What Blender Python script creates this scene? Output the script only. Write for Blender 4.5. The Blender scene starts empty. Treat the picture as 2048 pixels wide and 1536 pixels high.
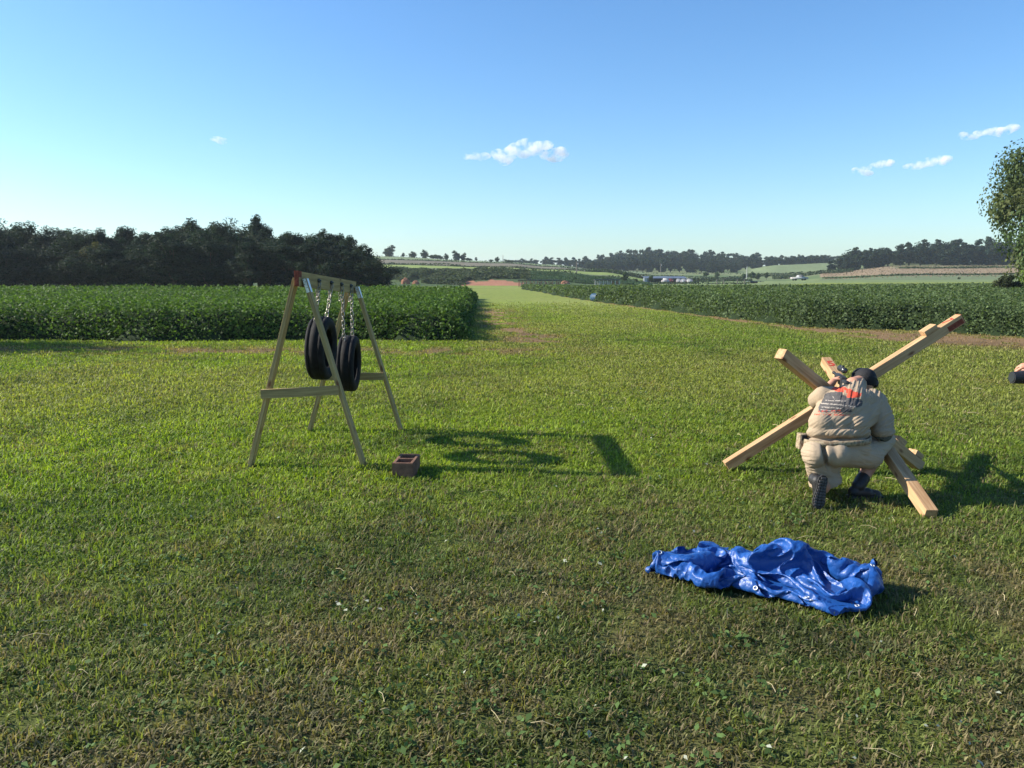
import bpy, bmesh, math, random
import numpy as np
from mathutils import Vector, Matrix, Euler
random.seed(7)
rng = np.random.default_rng(11)
sc = bpy.context.scene
COL = sc.collection

# ------------------------------------------------------------------ camera
H = 1.85                      # eye height
F = 1577.0                    # focal length in pixels of a 2048 wide frame
PITCH = math.atan(215.0 / F)
cam_d = bpy.data.cameras.new('camera')
cam_d.sensor_width = 36.0
cam_d.lens = 36.0 * F / 2048.0
cam_d.clip_start = 0.05
cam_d.clip_end = 20000
cam = bpy.data.objects.new('camera', cam_d)
COL.objects.link(cam)
cam.location = (0, 0, H)
cam.rotation_euler = (math.pi / 2 - PITCH, 0, 0)
sc.camera = cam

# ------------------------------------------------------------------ sky and sun
SUN_EL = math.radians(30.3)
SUN_DIR = Vector((-3.06, 0.37, 0)).normalized() * math.cos(SUN_EL) + Vector((0, 0, math.sin(SUN_EL)))
w = bpy.data.worlds.new('World')
sc.world = w
w.use_nodes = True
nt = w.node_tree
sky = nt.nodes.new('ShaderNodeTexSky')
sky.sky_type = 'NISHITA'
sky.sun_disc = False
sky.sun_elevation = SUN_EL
sky.sun_rotation = math.atan2(SUN_DIR.x, SUN_DIR.y)
sky.altitude = 200
sky.air_density = 1.1
sky.dust_density = 0.6
sky.ozone_density = 2.5
hs = nt.nodes.new('ShaderNodeHueSaturation'); hs.inputs['Saturation'].default_value = 1.16
tn = nt.nodes.new('ShaderNodeMix'); tn.data_type = 'RGBA'; tn.blend_type = 'MULTIPLY'; tn.inputs[0].default_value = 1.0; tn.inputs[7].default_value = (0.81, 0.995, 1.17, 1)
nt.links.new(sky.outputs[0], hs.inputs['Color']); nt.links.new(hs.outputs[0], tn.inputs[6]); nt.links.new(tn.outputs[2], nt.nodes['Background'].inputs[0])
nt.nodes['Background'].inputs[1].default_value = 0.090
sun_d = bpy.data.lights.new('sun', 'SUN')
sun_d.energy = 5.0
sun_d.angle = math.radians(0.55)
sun_d.color = (1.0, 0.93, 0.80)
sun = bpy.data.objects.new('sun', sun_d)
COL.objects.link(sun)
sun.rotation_euler = SUN_DIR.to_track_quat('Z', 'Y').to_euler()
sun.location = (-50, 8, 40)
sc.view_settings.view_transform = 'Standard'
sc.view_settings.look = 'None'
sc.view_settings.gamma = 1
sc.cycles.volume_bounces = 12
sc.cycles.max_bounces = 14
sc.view_settings.exposure = 0.98

# ------------------------------------------------------------------ geometry of the place
cp, sp = math.cos(PITCH), math.sin(PITCH)
def ray(u, v):
    a, b = (u - 1024) / F, (768 - v) / F
    return Vector((a, cp + b * sp, -sp + b * cp))
def P(u, v, d):                       # the point in that direction at distance d along y
    r = ray(u, v)
    t = d / r.y
    return Vector((r.x * t, d, H + r.z * t))
def G(u, v, z=0.0):
    r = ray(u, v)
    t = (z - H) / r.z
    return Vector((r.x * t, r.y * t, z))

# ------------------------------------------------------------------ noise in numpy
def _hash(ix, iy, seed):
    h = (ix.astype(np.int64) * 374761393 + iy.astype(np.int64) * 668265263 + seed * 1274126177) & 0xffffffff
    h = ((h ^ (h >> 13)) * 1274126177) & 0xffffffff
    h = (h ^ (h >> 16)) & 0xffffffff
    return h.astype(np.float64) / 4294967295.0
def vnoise(x, y, seed=0):
    x = np.asarray(x, float); y = np.asarray(y, float)
    ix = np.floor(x); iy = np.floor(y)
    fx = x - ix; fy = y - iy
    fx = fx * fx * (3 - 2 * fx); fy = fy * fy * (3 - 2 * fy)
    a = _hash(ix, iy, seed); b = _hash(ix + 1, iy, seed)
    c = _hash(ix, iy + 1, seed); d = _hash(ix + 1, iy + 1, seed)
    return (a * (1 - fx) + b * fx) * (1 - fy) + (c * (1 - fx) + d * fx) * fy
def fbm(x, y, seed=0, octv=4, gain=0.5):
    s = 0; a = 1.0; t = 0
    for k in range(octv):
        c, d = math.cos(k * 0.7), math.sin(k * 0.7)
        s = s + a * vnoise((x * c - y * d) * 2 ** k + k * 17.3, (x * d + y * c) * 2 ** k - k * 9.1, seed + k)
        t += a; a *= gain
    return s / t
def sstep(a, b, x):
    t = np.clip((x - a) / (b - a), 0, 1)
    return t * t * (3 - 2 * t)

# ------------------------------------------------------------------ object helpers
def mesh_np(name, verts, faces_flat, loop_tot, colors=None, mat=None, smooth=False):
    me = bpy.data.meshes.new(name)
    verts = np.ascontiguousarray(verts, dtype=np.float32)
    n = len(verts)
    me.vertices.add(n)
    me.vertices.foreach_set('co', verts.ravel())
    faces_flat = np.ascontiguousarray(faces_flat, dtype=np.int32)
    loop_tot = np.ascontiguousarray(loop_tot, dtype=np.int32)
    me.loops.add(len(faces_flat))
    me.loops.foreach_set('vertex_index', faces_flat)
    me.polygons.add(len(loop_tot))
    st = np.zeros(len(loop_tot), dtype=np.int32)
    st[1:] = np.cumsum(loop_tot)[:-1]
    me.polygons.foreach_set('loop_start', st)
    me.polygons.foreach_set('loop_total', loop_tot)
    if smooth:
        me.polygons.foreach_set('use_smooth', np.ones(len(loop_tot), dtype=bool))
    if colors is not None:
        ca = me.color_attributes.new('Col', 'FLOAT_COLOR', 'POINT')
        c4 = np.ones((n, 4), dtype=np.float32); c4[:, :3] = colors
        ca.data.foreach_set('color', c4.ravel())
    me.update(calc_edges=True)
    if mat: me.materials.append(mat)
    return me
def link(name, me, parent=None, loc=None):
    o = bpy.data.objects.new(name, me)
    COL.objects.link(o)
    if parent is not None: o.parent = parent
    if loc is not None: o.location = loc
    return o
def tag(o, label=None, cat=None, group=None, kind=None):
    if label: o['label'] = label
    if cat: o['category'] = cat
    if group: o['group'] = group
    if kind: o['kind'] = kind
    return o
def empty(name, loc, label, cat, group=None, rz=0):
    o = bpy.data.objects.new(name, None)
    o.empty_display_size = 0.2
    COL.objects.link(o)
    o.location = loc; o.rotation_euler = (0, 0, rz)
    return tag(o, label, cat, group)
def copy_tree(o, parent=None):
    c = o.copy(); COL.objects.link(c)
    if parent is not None: c.parent = parent
    for ch in [x for x in COL.objects if x.parent == o]:
        copy_tree(ch, c)
    return c
def from_bm(name, bm, mat, parent=None, smooth=False):
    me = bpy.data.meshes.new(name)
    bmesh.ops.recalc_face_normals(bm, faces=bm.faces)
    bm.to_mesh(me); bm.free()
    if smooth:
        for p in me.polygons: p.use_smooth = True
    me.materials.append(mat)
    return link(name, me, parent)
def add_box(bm, c, s, rot=None, bev=0.0, taper=1.0):
    r = bmesh.ops.create_cube(bm, size=1.0)
    vs = r['verts']
    for v in vs:
        v.co = Vector((v.co.x * s[0], v.co.y * s[1], v.co.z * s[2]))
    if bev > 0:
        es = list({e for v in vs for e in v.link_edges})
        rb = bmesh.ops.bevel(bm, geom=es, offset=bev, segments=2, affect='EDGES', profile=0.6)
        vs = list({v for f in rb['faces'] for v in f.verts} | {v for v in vs if v.is_valid})
    M = Matrix.Translation(Vector(c))
    if rot is not None: M = M @ (rot.to_4x4() if isinstance(rot, Matrix) else Euler(rot).to_matrix().to_4x4())
    bmesh.ops.transform(bm, matrix=M, verts=vs)
    return vs
def frame_of(d, up=Vector((0, 0, 1))):          # matrix whose X axis is d
    x = Vector(d).normalized()
    y = Vector(up).cross(x)
    if y.length < 1e-4: y = Vector((0, 1, 0)).cross(x)
    y.normalize(); z = x.cross(y)
    return Matrix((x, y, z)).transposed()
def add_tube(bm, pts, radii, seg=8, caps=True):
    pts = [Vector(p) for p in pts]
    rings = []
    for i, p in enumerate(pts):
        t = (pts[min(i + 1, len(pts) - 1)] - pts[max(i - 1, 0)]).normalized()
        R = frame_of(t, Vector((0.13, 0.21, 1)))
        r = radii[i] if hasattr(radii, '__len__') else radii
        rings.append([bm.verts.new(p + R @ Vector((0, math.cos(2 * math.pi * k / seg) * r, math.sin(2 * math.pi * k / seg) * r))) for k in range(seg)])
    for a, b in zip(rings[:-1], rings[1:]):
        for k in range(seg):
            bm.faces.new((a[k], a[(k + 1) % seg], b[(k + 1) % seg], b[k]))
    if caps:
        bm.faces.new(rings[0][::-1]); bm.faces.new(rings[-1])

# ------------------------------------------------------------------ materials
def new_mat(name):
    m = bpy.data.materials.new(name); m.use_nodes = True
    return m, m.node_tree, m.node_tree.nodes['Principled BSDF']
def simple_mat(name, col, rough=0.7, spec=0.5, metal=0.0, var=0.15, scale=8.0, bump=0.0, bscale=60.0, coord='Object'):
    m, t, b = new_mat(name)
    tc = t.nodes.new('ShaderNodeTexCoord')
    n = t.nodes.new('ShaderNodeTexNoise'); n.inputs['Scale'].default_value = scale; n.inputs['Detail'].default_value = 6
    t.links.new(tc.outputs[coord], n.inputs['Vector'])
    r = t.nodes.new('ShaderNodeValToRGB')
    r.color_ramp.elements[0].position = 0.3; r.color_ramp.elements[1].position = 0.7
    r.color_ramp.elements[0].color = (*[c * (1 - var) for c in col], 1)
    r.color_ramp.elements[1].color = (*[min(1, c * (1 + var)) for c in col], 1)
    t.links.new(n.outputs['Fac'], r.inputs[0])
    t.links.new(r.outputs[0], b.inputs['Base Color'])
    b.inputs['Roughness'].default_value = rough
    b.inputs['Specular IOR Level'].default_value = spec
    b.inputs['Metallic'].default_value = metal
    if bump > 0:
        n2 = t.nodes.new('ShaderNodeTexNoise'); n2.inputs['Scale'].default_value = bscale; n2.inputs['Detail'].default_value = 5
        t.links.new(tc.outputs[coord], n2.inputs['Vector'])
        bp = t.nodes.new('ShaderNodeBump'); bp.inputs['Strength'].default_value = bump; bp.inputs['Distance'].default_value = 0.02
        t.links.new(n2.outputs['Fac'], bp.inputs['Height']); t.links.new(bp.outputs[0], b.inputs['Normal'])
    return m
def attr_mat(name, rough=0.8, spec=0.3, transl=0.0, bump=0.0, bscale=40.0, tcol=(1.15, 1.2, 0.5)):
    m, t, b = new_mat(name)
    a = t.nodes.new('ShaderNodeAttribute'); a.attribute_name = 'Col'
    t.links.new(a.outputs['Color'], b.inputs['Base Color'])
    b.inputs['Roughness'].default_value = rough
    b.inputs['Specular IOR Level'].default_value = spec
    if bump > 0:
        n2 = t.nodes.new('ShaderNodeTexNoise'); n2.inputs['Scale'].default_value = bscale; n2.inputs['Detail'].default_value = 6
        g = t.nodes.new('ShaderNodeNewGeometry')
        t.links.new(g.outputs['Position'], n2.inputs['Vector'])
        bp = t.nodes.new('ShaderNodeBump'); bp.inputs['Strength'].default_value = bump; bp.inputs['Distance'].default_value = 0.03
        t.links.new(n2.outputs['Fac'], bp.inputs['Height']); t.links.new(bp.outputs[0], b.inputs['Normal'])
    if transl > 0:
        tr = t.nodes.new('ShaderNodeBsdfTranslucent')
        mx = t.nodes.new('ShaderNodeMix'); mx.data_type = 'RGBA'; mx.blend_type = 'MULTIPLY'
        mx.inputs[0].default_value = 1.0
        t.links.new(a.outputs['Color'], mx.inputs[6]); mx.inputs[7].default_value = (*tcol, 1)
        t.links.new(mx.outputs[2], tr.inputs['Color'])
        ms = t.nodes.new('ShaderNodeMixShader'); ms.inputs[0].default_value = transl
        t.links.new(b.outputs[0], ms.inputs[1]); t.links.new(tr.outputs[0], ms.inputs[2])
        t.links.new(ms.outputs[0], t.nodes['Material Output'].inputs[0])
    return m
def wood_mat(name, light, dark, knot=(0.16, 0.07, 0.03), green=0.0):
    m, t, b = new_mat(name)
    tc = t.nodes.new('ShaderNodeTexCoord')
    mp = t.nodes.new('ShaderNodeMapping'); mp.inputs['Scale'].default_value = (1.6, 26, 26)
    t.links.new(tc.outputs['Object'], mp.inputs[0])
    n = t.nodes.new('ShaderNodeTexNoise'); n.inputs['Scale'].default_value = 1.4; n.inputs['Detail'].default_value = 8; n.inputs['Distortion'].default_value = 0.6
    t.links.new(mp.outputs[0], n.inputs['Vector'])
    r = t.nodes.new('ShaderNodeValToRGB')
    r.color_ramp.elements[0].position = 0.32; r.color_ramp.elements[1].position = 0.66
    r.color_ramp.elements[0].color = (*dark, 1); r.color_ramp.elements[1].color = (*light, 1)
    t.links.new(n.outputs['Fac'], r.inputs[0])
    v = t.nodes.new('ShaderNodeTexVoronoi'); v.inputs['Scale'].default_value = 1.0
    mp2 = t.nodes.new('ShaderNodeMapping'); mp2.inputs['Scale'].default_value = (3.2, 7.5, 7.5)
    t.links.new(tc.outputs['Object'], mp2.inputs[0]); t.links.new(mp2.outputs[0], v.inputs['Vector'])
    kr = t.nodes.new('ShaderNodeValToRGB')
    kr.color_ramp.elements[0].position = 0.07; kr.color_ramp.elements[1].position = 0.17
    kr.color_ramp.elements[0].color = (1, 1, 1, 1); kr.color_ramp.elements[1].color = (0, 0, 0, 1)
    t.links.new(v.outputs['Distance'], kr.inputs[0])
    mx = t.nodes.new('ShaderNodeMix'); mx.data_type = 'RGBA'
    t.links.new(kr.outputs[0], mx.inputs[0]); t.links.new(r.outputs[0], mx.inputs[6]); mx.inputs[7].default_value = (*knot, 1)
    t.links.new(mx.outputs[2], b.inputs['Base Color'])
    b.inputs['Roughness'].default_value = 0.75
    b.inputs['Specular IOR Level'].default_value = 0.25
    bp = t.nodes.new('ShaderNodeBump'); bp.inputs['Strength'].default_value = 0.35; bp.inputs['Distance'].default_value = 0.004
    t.links.new(n.outputs['Fac'], bp.inputs['Height']); t.links.new(bp.outputs[0], b.inputs['Normal'])
    return m
M_GROUND = attr_mat('ground_soil_and_grass', 0.95, 0.1, bump=0.5, bscale=30)
M_GRASS = attr_mat('grass_blades', 0.6, 0.25, transl=0.45)
M_LEAF = attr_mat('tree_leaves', 0.7, 0.15, transl=0.30)
M_CROP = attr_mat('crop_leaves', 0.65, 0.2, transl=0.38)
M_CROPCORE = simple_mat('crop_stems_shade', (0.018, 0.03, 0.012), 0.95, 0.1)  # shade within the canopy is part of this dark colour
M_WEED = attr_mat('weed_leaves', 0.7, 0.12, transl=0.2)
M_BARK = simple_mat('bark', (0.07, 0.055, 0.04), 0.9, 0.2, bump=0.6, bscale=12)
M_PINE = wood_mat('fresh_pine', (0.52, 0.335, 0.18), (0.32, 0.18, 0.085))
M_PINE2 = wood_mat('weathered_pine', (0.42, 0.34, 0.17), (0.27, 0.20, 0.085))
M_PINEG = wood_mat('treated_green_pine', (0.43, 0.31, 0.13), (0.23, 0.16, 0.065))
M_REDPAINT = simple_mat('red_spray_paint', (0.45, 0.05, 0.03), 0.7, 0.3, var=0.3, scale=30)
M_REDWOOD = simple_mat('red_stained_end_grain', (0.20, 0.05, 0.03), 0.85, 0.2, var=0.4, scale=40)
M_GALV = simple_mat('galvanised_steel', (0.62, 0.64, 0.66), 0.4, 0.5, metal=0.55, var=0.2, scale=30)
M_STEELDK = simple_mat('dark_steel', (0.06, 0.06, 0.065), 0.5, 0.5, metal=0.6)
M_HOLE = simple_mat('punched_hole', (0.04, 0.04, 0.04), 0.8, 0.2)
M_CHAIN = simple_mat('zinc_chain', (0.27, 0.24, 0.20), 0.38, 0.5, metal=0.7, var=0.35, scale=60)
M_RUBBER = simple_mat('tyre_rubber', (0.011, 0.011, 0.012), 0.75, 0.15, var=0.4, scale=12, bump=0.15, bscale=90)

# ------------------------------------------------------------------ terrain
ctrl = {
    -2500: [(200, 558), (300, 552), (450, 548), (700, 546), (1500, 549), (3200, 552)],
    -200: [(180, 568), (205, 562), (300, 552), (450, 546), (700, 546), (1500, 549), (3200, 552)],
    700: [(180, 571), (205, 566), (225, 545), (300, 531), (400, 515), (450, 515), (700, 535), (1500, 549), (3200, 552)],
    760: [(180, 571), (205, 566), (225, 544), (300, 530), (400, 513), (450, 514), (700, 535), (1500, 549), (3200, 552)],
    1000: [(180, 574), (192, 570), (204, 559), (222, 544), (300, 534), (400, 522.5), (450, 524), (700, 535), (1500, 549), (3200, 552)],
    1100: [(180, 574), (195, 570), (222, 546), (300, 539), (400, 530), (450, 529), (700, 530), (1500, 549), (3200, 552)],
    1200: [(180, 572), (205, 568), (225, 555), (300, 546), (400, 540), (450, 541), (620, 536), (900, 540), (1500, 549), (3200, 552)],
    1320: [(180, 571), (205, 570), (280, 565), (330, 554), (400, 548), (450, 545), (620, 524), (900, 530), (1500, 549), (3200, 552)],
    1480: [(180, 569), (240, 567), (350, 556), (400, 549), (450, 545), (620, 532), (900, 530), (1500, 549), (3200, 552)],
    1560: [(180, 568), (260, 562), (350, 556), (400, 546), (480, 530), (620, 532), (900, 535), (1500, 549), (3200, 552)],
    1660: [(180, 564), (250, 558), (280, 552), (400, 541), (480, 527), (620, 524), (900, 535), (1500, 549), (3200, 552)],
    1800: [(180, 563), (230, 559), (300, 536), (350, 531), (420, 522), (620, 524), (900, 535), (1500, 549), (3200, 552)],
    2100: [(180, 562), (230, 558), (300, 534), (350, 531), (420, 522), (620, 524), (900, 535), (1500, 549), (3200, 552)],
    4500: [(180, 562), (230, 556), (300, 540), (350, 540), (420, 535), (620, 535), (900, 540), (1500, 549), (3200, 552)],
}
_us = sorted(ctrl)
_ds = np.array([0, 95, 150, 180, 190, 192, 195, 200, 204, 205, 215, 225, 240, 260, 280, 300, 330, 350, 400, 450, 480, 520, 620, 700, 900, 1500, 3200], float)
_tab = np.zeros((len(_us), len(_ds)))
for i, u in enumerate(_us):
    dd = np.array([0, 95] + [c[0] for c in ctrl[u]], float)
    zz = [0, 0]
    for (d, v) in ctrl[u]:
        zz.append(H - d * math.tan(PITCH + math.atan((v - 768) / F)))
    _tab[i] = np.interp(_ds, dd, zz)
def terrain(x, y):
    x = np.asarray(x, float); y = np.asarray(y, float)
    yy = np.maximum(y, 1.0)
    u = 1024 + x / np.maximum(yy * cp, 0.3 * np.abs(x) + 0.5) * F
    u = np.clip(u, _us[0], _us[-1])
    # distance along y
    ui = np.interp(u, _us, np.arange(len(_us)))
    di = np.interp(yy, _ds, np.arange(len(_ds)))
    i0 = np.clip(np.floor(ui).astype(int), 0, len(_us) - 2); fu = ui - i0; fu = fu * fu * (3 - 2 * fu)
    j0 = np.clip(np.floor(di).astype(int), 0, len(_ds) - 2); fd = di - j0
    z = (_tab[i0, j0] * (1 - fu) * (1 - fd) + _tab[i0 + 1, j0] * fu * (1 - fd)
         + _tab[i0, j0 + 1] * (1 - fu) * fd + _tab[i0 + 1, j0 + 1] * fu * fd)
    near = 1 - sstep(120, 170, yy)
    z = z + near * ((fbm(x * 0.9, y * 0.9, 5, 3) - 0.5) * 0.05 * sstep(1, 4, np.hypot(x, y)))
    far = sstep(200, 260, yy)
    z = z + far * (fbm(x * 0.03, y * 0.03, 9, 3) - 0.5) * 0.9
    return z
def tz(x, y): return float(terrain(np.array([x]), np.array([y]))[0])

# crop boundaries on the ground
RB_px = [(1038, 574.5), (1120, 592), (1193, 603), (1281, 614), (1400, 630), (1495, 641), (1602, 654), (1685, 657), (1827, 661), (1938, 668), (2048, 675), (2300, 690), (2900, 712)]
RB = [G(u, v) for u, v in RB_px]
RBx = np.array([p.x for p in RB]); RBy = np.array([p.y for p in RB])
L1, L2 = G(914, 676), G(954, 574.5)
LNY = G(500, 681).y
def in_left(x, y, m=0.0):
    ex = L1.x + (y - L1.y) / (L2.y - L1.y) * (L2.x - L1.x) + 0.25 * np.sin(y * 0.9)
    ny = LNY + 0.25 * np.sin(x * 0.8) + 0.010 * (x + 8) ** 2 * 0.1
    return np.minimum(np.minimum(ex - x, y - ny), 66 - y) - m
def in_right(x, y, m=0.0):
    by = np.interp(x, RBx, RBy)        # near boundary y for each x
    # distance estimate to the boundary
    bx = np.interp(y, RBy[::-1], RBx[::-1], left=1e3)
    dy = y - by
    dx = x - bx
    s = np.where(dy > 0, np.minimum(dy, np.maximum(dx, 0.7 * dy * 0.2)), dy)
    u = 1024 + x / np.maximum(y, 1) * F
    lim = np.interp(u, [1000, 1120, 1190, 1300, 1480, 1700, 2048, 2600], [140, 118, 108, 106, 112, 130, 152, 160])
    return np.minimum(s, lim - y) - m

def lerp3(a, b, t):
    return a * (1 - t[..., None]) + b * t[..., None]
C3 = lambda *c: np.array(c, float)
def ground_color(x, y, blades=False):
    x = np.asarray(x, float); y = np.asarray(y, float)
    r = np.hypot(x, y)
    bright = C3(0.215, 0.290, 0.028)
    mid = C3(0.155, 0.208, 0.036)
    olive = C3(0.150, 0.168, 0.050)
    brown = C3(0.200, 0.165, 0.080)
    c = np.broadcast_to(mid, x.shape + (3,)).copy()
    # lush band in the middle distance, more of it on the left
    lush = sstep(4.5, 8.5, r) * np.clip(1.0 - 0.10 * (x - 0.0) * (r < 40), 0.35, 1.15)
    lush = np.clip(lush + 0.5 * (fbm(x * .35, y * .35, 21, 3) - .5), 0, 1)
    c = lerp3(c, bright, lush)
    n1 = fbm(x * 1.1, y * 1.1, 31, 4)
    n2 = fbm(x * 3.7, y * 3.7, 37, 3)
    # dry, thin turf near the camera and to the right
    dry = (1 - sstep(4.0, 8.0, r - 0.35 * x)) * 0.75
    c = lerp3(c, olive, np.clip(dry + .3 * (n1 - .5), 0, 1))
    dr = sstep(0.46, 0.62, n1 * .4 + n2 * .6 + 0.06 * dry - 0.02)
    mb = dr * (0.20 + 0.78 * dry)
    if blades: mb = (rng.random(x.shape) < mb * 1.1) * .85
    else: mb = mb * .5
    c = lerp3(c, brown, mb)
    fl = sstep(0.52, 0.7, fbm(x * .8 + 40, y * .8, 47, 4))
    c = lerp3(c, C3(0.065, 0.11, 0.022), fl * 0.5)
    fd = sstep(0.54, 0.66, fbm(x * 2.6 - 7, y * 2.6, 48, 3)); c = lerp3(c, c * C3(.62, .72, .75), fd * .55)
    # mid-distance yellowish mown streaks
    st = sstep(0.52, 0.68, fbm(x * 0.25, y * 0.08, 53, 3)) * sstep(9, 14, r)
    c = lerp3(c, C3(0.27, 0.26, 0.075), st * 0.55)
    far = sstep(12, 55, y)
    c = lerp3(c, C3(0.225, 0.262, 0.068), far * 0.75)
    if not blades: c = c * (1 - .16 * sstep(45, 70, y))[..., None]
    # bare soil: dragged line in front of the left crop, cuttings along its side, track by the right crop
    soil = C3(0.255, 0.165, 0.085)
    ny = LNY
    nz = fbm(x * 1.6, y * 1.6, 61, 4)
    line = np.exp(-((y - (ny - 3.2 - 0.028 * (x + 6))) / 1.15) ** 2) * (1 - sstep(-1, 4, x)) * sstep(0.42, 0.62, nz) * .9
    ex = L1.x + (y - L1.y) / (L2.y - L1.y) * (L2.x - L1.x)
    side = np.exp(-((x - (ex + 1.5 + .8 * sstep(30, 24, y))) / 1.25) ** 2) * (y > ny - 1.0) * (y < 48) * sstep(0.42, 0.60, nz)
    by = np.interp(x, RBx, RBy); dy = y - by
    wid = 2.4 + 4.0 * sstep(5, 13, x)
    trk = 1.5 * np.exp(-((dy + 0.60 * wid) / (0.55 * wid)) ** 2) * (x > 3.2) * (x < 80) * np.clip(sstep(0.30, 0.55, nz) + 0.35 * sstep(9, 14, x), 0, 1) * (0.35 + 0.65 * sstep(4.5, 9, x))
    spots = sstep(0.66, 0.76, fbm(x * 1.3 + 9, y * 1.3 - 3, 71, 4)) * 0.18
    s = np.clip(np.maximum.reduce([line, side, trk, spots * (r < 60)]), 0, 1)
    c = lerp3(c, soil, s)
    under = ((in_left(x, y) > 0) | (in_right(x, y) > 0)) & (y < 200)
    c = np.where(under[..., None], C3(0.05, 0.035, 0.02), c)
    bare = np.where(under, 1.0, s)
    if not blades:
        # hill fields beyond the range
        u = 1024 + x / np.maximum(y * cp, 0.3 * np.abs(x) + .5) * F
        hill = (y > 168)
        t = (y - 222) / (400 - 222)
        t = t + 0.015 * (fbm(x * .05, y * .05, 81, 3) - .5)
        yg = C3(0.20, 0.25, 0.07); ol = C3(0.10, 0.115, 0.06); gb = C3(0.155, 0.135, 0.095); pg = C3(0.16, 0.20, 0.10); dk = C3(0.035, 0.05, 0.022)
        hc = np.broadcast_to(ol, x.shape + (3,)).copy()
        for a, b, cc in [(-.05, .07, yg), (.07, .09, dk), (.09, .22, ol), (.22, .43, yg), (.43, .465, dk), (.465, .73, gb), (.73, .76, dk), (.76, 1.3, pg), (1.3, 99, ol)]:
            k = (t >= a) & (t < b); hc[k] = cc
        k = (y < 222); hc[k] = C3(0.06, 0.09, 0.035)
        # right half: pale mown field, then the green rise and the bare brown slope
        R = u > 1290
        rc = np.broadcast_to(C3(0.15, 0.19, 0.075), x.shape + (3,)).copy()
        k = (y > 262); rc[k] = C3(0.10, 0.14, 0.055)
        k = (y > 300) & (fbm(x * .02, y * .05, 82, 2) > .5); rc[k] = C3(0.15, 0.17, 0.08)
        k = (u > 1480) & (u < 1665) & (y > 390) & (y < 540); rc[k] = C3(0.145, 0.18, 0.085)
        bs = (u > 1640 - 0) & (y > 238 + 34 * sstep(1900, 1650, u) * 1) & (y < 352)
        tb = C3(0.24, 0.175, 0.11)
        rc[bs] = tb
        k = bs & (((y > 292 + 5 * np.sin(x * .05)) & (y < 299 + 5 * np.sin(x * .05))) & (u > 1790)); rc[k] = C3(0.08, 0.09, 0.04)
        k = (u > 1640) & (y > 304) & (y < 352) & (u > 1780); rc[k] = C3(0.17, 0.165, 0.09)
        k = (u > 1780) & (y > 250) & (y < 258); rc[k] = C3(0.05, 0.07, 0.03)
        k = (u > 1640) & (y < 248) & (y > 215); rc[k] = C3(0.13, 0.16, 0.08)
        hc = np.where(R[..., None], rc, hc)
        # red clay of the cut bank behind the range and of the heaps beside it
        cl = (u > 915 + 20 * fbm(x * .3, y * 0, 83, 3)) & (u < 1050) & (y > 186) & (y < 196 + 13 * (fbm(x * .35, y * .1, 84, 3)) - 0.05 * np.abs(u - 985))
        hc = np.where(cl[..., None], C3(0.30, 0.14, 0.085), hc)
        hc = hc * (0.82 + 0.36 * fbm(x * .25, y * .25, 85, 4))[..., None]
        mow = (y > 160) & (y <= 188) & (u > 925) & (u < 1060)
        c = np.where(hill[..., None] & ~mow[..., None], hc, c)
    c = c * (0.86 + 0.28 * fbm(x * 9, y * 9, 91, 2))[..., None]
    return (c, bare)

def build_ground():
    az_in = np.linspace(-0.72, 0.72, 820)
    az_out = np.linspace(0.72, 2 * math.pi - 0.72, 90)[1:-1]
    az = np.concatenate([az_in, az_out])
    rr = np.concatenate([[0.25], np.geomspace(0.6, 160, 360), np.linspace(162, 470, 150), np.geomspace(480, 3200, 40)])
    A, R = np.meshgrid(az, rr)
    X = R * np.sin(A); Y = R * np.cos(A)
    Z = terrain(X, Y)
    nr, na = X.shape
    V = np.stack([X, Y, Z], -1).reshape(-1, 3)
    c, _ = ground_color(X.ravel(), Y.ravel())
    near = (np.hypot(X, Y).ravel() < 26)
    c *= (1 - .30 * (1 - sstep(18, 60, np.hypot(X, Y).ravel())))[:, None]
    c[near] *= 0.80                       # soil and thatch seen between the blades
    V = np.vstack([V, [[0, 0, 0.0]]]); c = np.vstack([c, c[:1]])
    i = np.arange(nr - 1)[:, None] * na; j = np.arange(na)[None, :]; j2 = (j + 1) % na
    q = np.stack([i + j, i + j2, i + na + j2, i + na + j], -1).reshape(-1, 4)[:, ::-1]
    tri = np.stack([np.full(na, nr * na), (np.arange(na) + 1) % na, np.arange(na)], -1)
    ff = np.concatenate([q.ravel(), tri.ravel()])
    lt = np.concatenate([np.full(len(q), 4), np.full(na, 3)])
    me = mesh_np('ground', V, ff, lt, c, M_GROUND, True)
    o = link('ground', me); tag(o, kind='structure')
build_ground()

# ------------------------------------------------------------------ leaf clouds
def leaves_np(pos, nrm, size, col, aspect=0.75, fold=0.15, r=rng, tipdown=0.0):
    n = len(pos)
    nrm = nrm / np.maximum(np.linalg.norm(nrm, axis=1, keepdims=True), 1e-6)
    ref = r.normal(size=(n, 3))
    ref[:, 2] -= tipdown
    t = ref - (ref * nrm).sum(1, keepdims=True) * nrm
    t /= np.maximum(np.linalg.norm(t, axis=1, keepdims=True), 1e-6)
    b = np.cross(nrm, t)
    s = size[:, None]
    v0 = pos - t * s * .5
    v1 = pos + b * s * .5 * aspect + nrm * s * fold - t * s * 0.05
    v2 = pos + t * s * .5
    v3 = pos - b * s * .5 * aspect + nrm * s * fold - t * s * 0.05
    V = np.stack([v0, v1, v2, v3], 1).reshape(-1, 3)
    f = np.arange(n * 4, dtype=np.int32)
    return V, f, np.full(n, 4, np.int32), np.repeat(col, 4, axis=0)

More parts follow.
